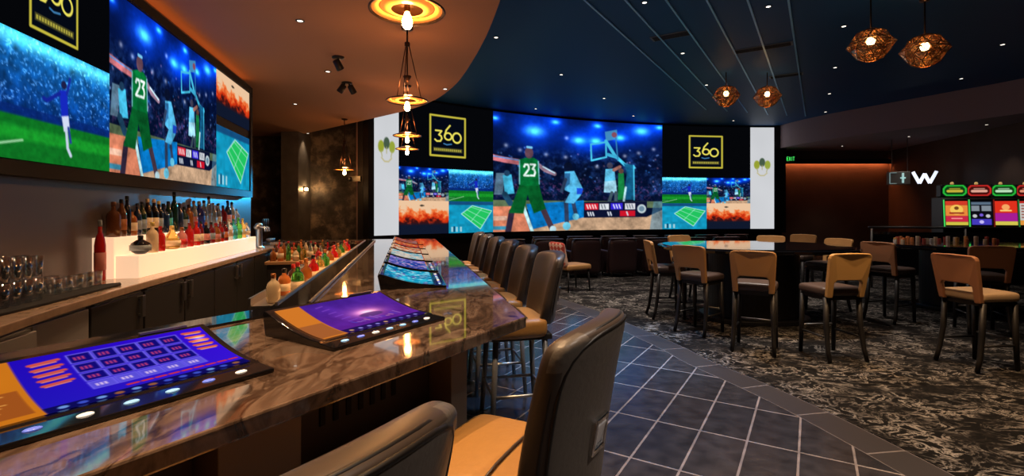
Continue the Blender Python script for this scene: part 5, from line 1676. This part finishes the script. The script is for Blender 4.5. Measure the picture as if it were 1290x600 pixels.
def downlight(x, y, z, label, power, col, ang=75):
    global dl
    if dl is None:
        dl = thing('downlight', label, 'downlight', (x, y, z), 0, 'small recessed ceiling downlights')
        mb = MB(); mb.lathe([(0.030, -0.006), (0.045, -0.006), (0.048, -0.0005), (0.030, -0.0005)], seg=20, loop=True); mb.build('trim_ring', M_BLACK, dl)
        mb = MB(); mb.lathe([(0.029, -0.0045), (0.029, -0.001)], seg=16); mb.build('lens', M_LED, dl)
        r = dl
    else:
        r = dup(dl, (x, y, z), 0, label)
    if power > 0:
        ld_ = bpy.data.lights.new('downlight_beam', 'SPOT'); ld_.energy = power * PI * 4; ld_.color = col; ld_.spot_size = math.radians(ang); ld_.spot_blend = 0.8; ld_.shadow_soft_size = 0.03
        lo = bpy.data.objects.new('downlight_beam', ld_); C.objects.link(lo); lo.location = (x, y, z - 0.03)
    return r


WARM = (1.0, 0.62, 0.32); NEUT = (1.0, 0.86, 0.74)
bar_dl = [(378, 26, 'nearest on the bar ceiling'), (413, 90, 'on the bar ceiling between the black spotlights'), (372, 131, 'far left on the bar ceiling'), (388, 168, 'farthest on the bar ceiling'), (588, 112, 'by the curved edge of the bar ceiling')]
for px, py, nm in bar_dl:
    Y = (CEIL_BAR_Z - 1.5) * 620 / (267 - py); X = (px - 645) / 620 * Y
    if px == 588: X -= 0.35
    downlight(X, Y, CEIL_BAR_Z, 'small round downlight ' + nm, SPOT_BAR * (0.10 if px == 388 else 1), WARM)
for X, Y, pw in ((-0.35, 1.15, 1.0), (-1.25, 0.5, 1.0), (-0.30, 2.5, 1.0), (-1.9, 2.6, 0.5), (-2.1, 4.2, 0.5), (-1.0, 3.9, .6)):  # unseen downlights added to brighten the near bar and back bar
    downlight(X, Y, CEIL_BAR_Z, 'added unseen downlight brightening the near bar, above the picture', SPOT_BAR * pw, WARM)
hall = [(625, 47, 1), (707, 94, .4), (675, 137, .1), (761, 124, .15), (798, 146, .1), (812, 3, 1), (860, 67, .8), (890, 107, .4), (924, 152, 0), (968, 8, .8), (1063, 33, .28), (1052, 85, .22), (1045, 118, .1), (1040, 141, 0), (1263, 56, .15), (1211, 99, .15)]
hn = ['nearest the bar ceiling edge', 'above the basketball picture, left', 'just above the video wall, left', 'above the middle of the video wall', 'right above the basketball picture', 'at the top of the picture among the left channels', 'between channels before the left far globe', 'left of the far globe lamps', 'above the right logo panel', 'at the top of the picture right of the channels',
      'left of the near globe lamps', 'below the near globe lamps', 'third of the row beside the soffit', 'last of the row by the soffit end', 'at the right picture edge', 'above the soffit on the right']
for (px, py, pw), nm in zip(hall, hn):
    Y = (CEIL - 1.5) * 620 / (267 - py); X = (px - 645) / 620 * Y
    downlight(X, Y, CEIL, 'small round ceiling downlight ' + nm, SPOT_HALL * pw, NEUT, 80)
for X, Y, pw, c_ in ((1.9, 0.4, 1.1, NEUT), (1.5, 2.6, .7, NEUT), (2.5, 3.9, 1.0, WARM), (3.7, 3.7, 1.0, WARM), (4.9, 3.9, .16, WARM)):  # unseen downlights added to brighten chair backs, tiles and stools
    downlight(X, Y, CEIL, 'added unseen downlight brightening the aisle, above the picture', SPOT_HALL * pw, c_, 80)
for X, Y, pw in ((0.85, 5.6, 2.4), (0.95, 4.0, 1.2)):  # unseen blue lamps added to colour the aisle tiles
    downlight(X, Y, CEIL, 'added unseen blue downlight tinting the tiled aisle, above the picture', SPOT_HALL * pw, (0.05, 0.42, 1.0), 46)
for (px, py), nm in zip([(1243, 157), (1145, 172), (1061, 184)], ['right', 'middle', 'left']):
    Y = (CEIL_SOF - 1.5) * 620 / (267 - py); X = (px - 645) / 620 * Y
    downlight(X, Y, CEIL_SOF, 'small round downlight on the soffit underside, ' + nm + ' one', 3.0, NEUT)


def ceiling_spot(label, px, py, two):
    Y = (CEIL_BAR_Z - 1.5) * 620 / (267 - py) ; X = (px - 645) / 620 * Y
    r = thing('ceiling_spotlight', label, 'spotlight', (X, Y, CEIL_BAR_Z), 0.4)
    mb = MB(); mb.lathe([(0.075, -0.02), (0.08, -0.0005)], seg=20); mb.build('base', M_BLACK, r)
    for s in ((-1, 1) if two else (1,)):
        c = (s * 0.075 if two else 0, 0, -0.1)
        mb = MB(); mb.tube([(c[0] * 0.4, 0, -0.0205), c], 0.012, 8); mb.build('arm', M_BLACK, r)
        mb = MB(); d = Vector((s * 0.5, 0.3, -0.8)).normalized(); p = Vector(c); mb.tube([p - d * 0.07, p - d * 0.06, p + d * 0.06, p + d * 0.07], [0.03, 0.045, 0.05, 0.044], 14); mb.build('head', M_BLACK, r)
    return r


ceiling_spot('black single headed ceiling spotlight over the bar aisle', 426, 72, False)
ceiling_spot('black twin headed ceiling spotlight nearer the far bar end', 437, 104, True)
# hvac panels in the dark ceiling
for k, (px, py, w) in enumerate([(960, 60, 0.9), (845, 45, 0.6), (990, 95, 0.6)]):
    Y = (CEIL - 1.5) * 620 / (267 - py); X = (px - 645) / 620 * Y
    r = thing('ceiling_vent', ['wide dark ceiling vent between the channels', 'dark ceiling vent left among the channels', 'far dark ceiling vent before the globe lamps'][k], 'vent', (X, Y, CEIL), -UD, 'ceiling vents')
    mb = MB(); mb.bbox((-w / 2, -0.11, -0.010), (w / 2, 0.11, -0.0005)); mb.build('frame', mat('vent grey', (0.16, 0.19, 0.23), 0.5), r)
    mb = MB()
    for j in range(5): mb.bbox((-w / 2 + 0.03, -0.085 + j * 0.038, -0.014), (w / 2 - 0.03, -0.065 + j * 0.038, -0.0101))
    mb.build('slats', M_BLACKM, r)
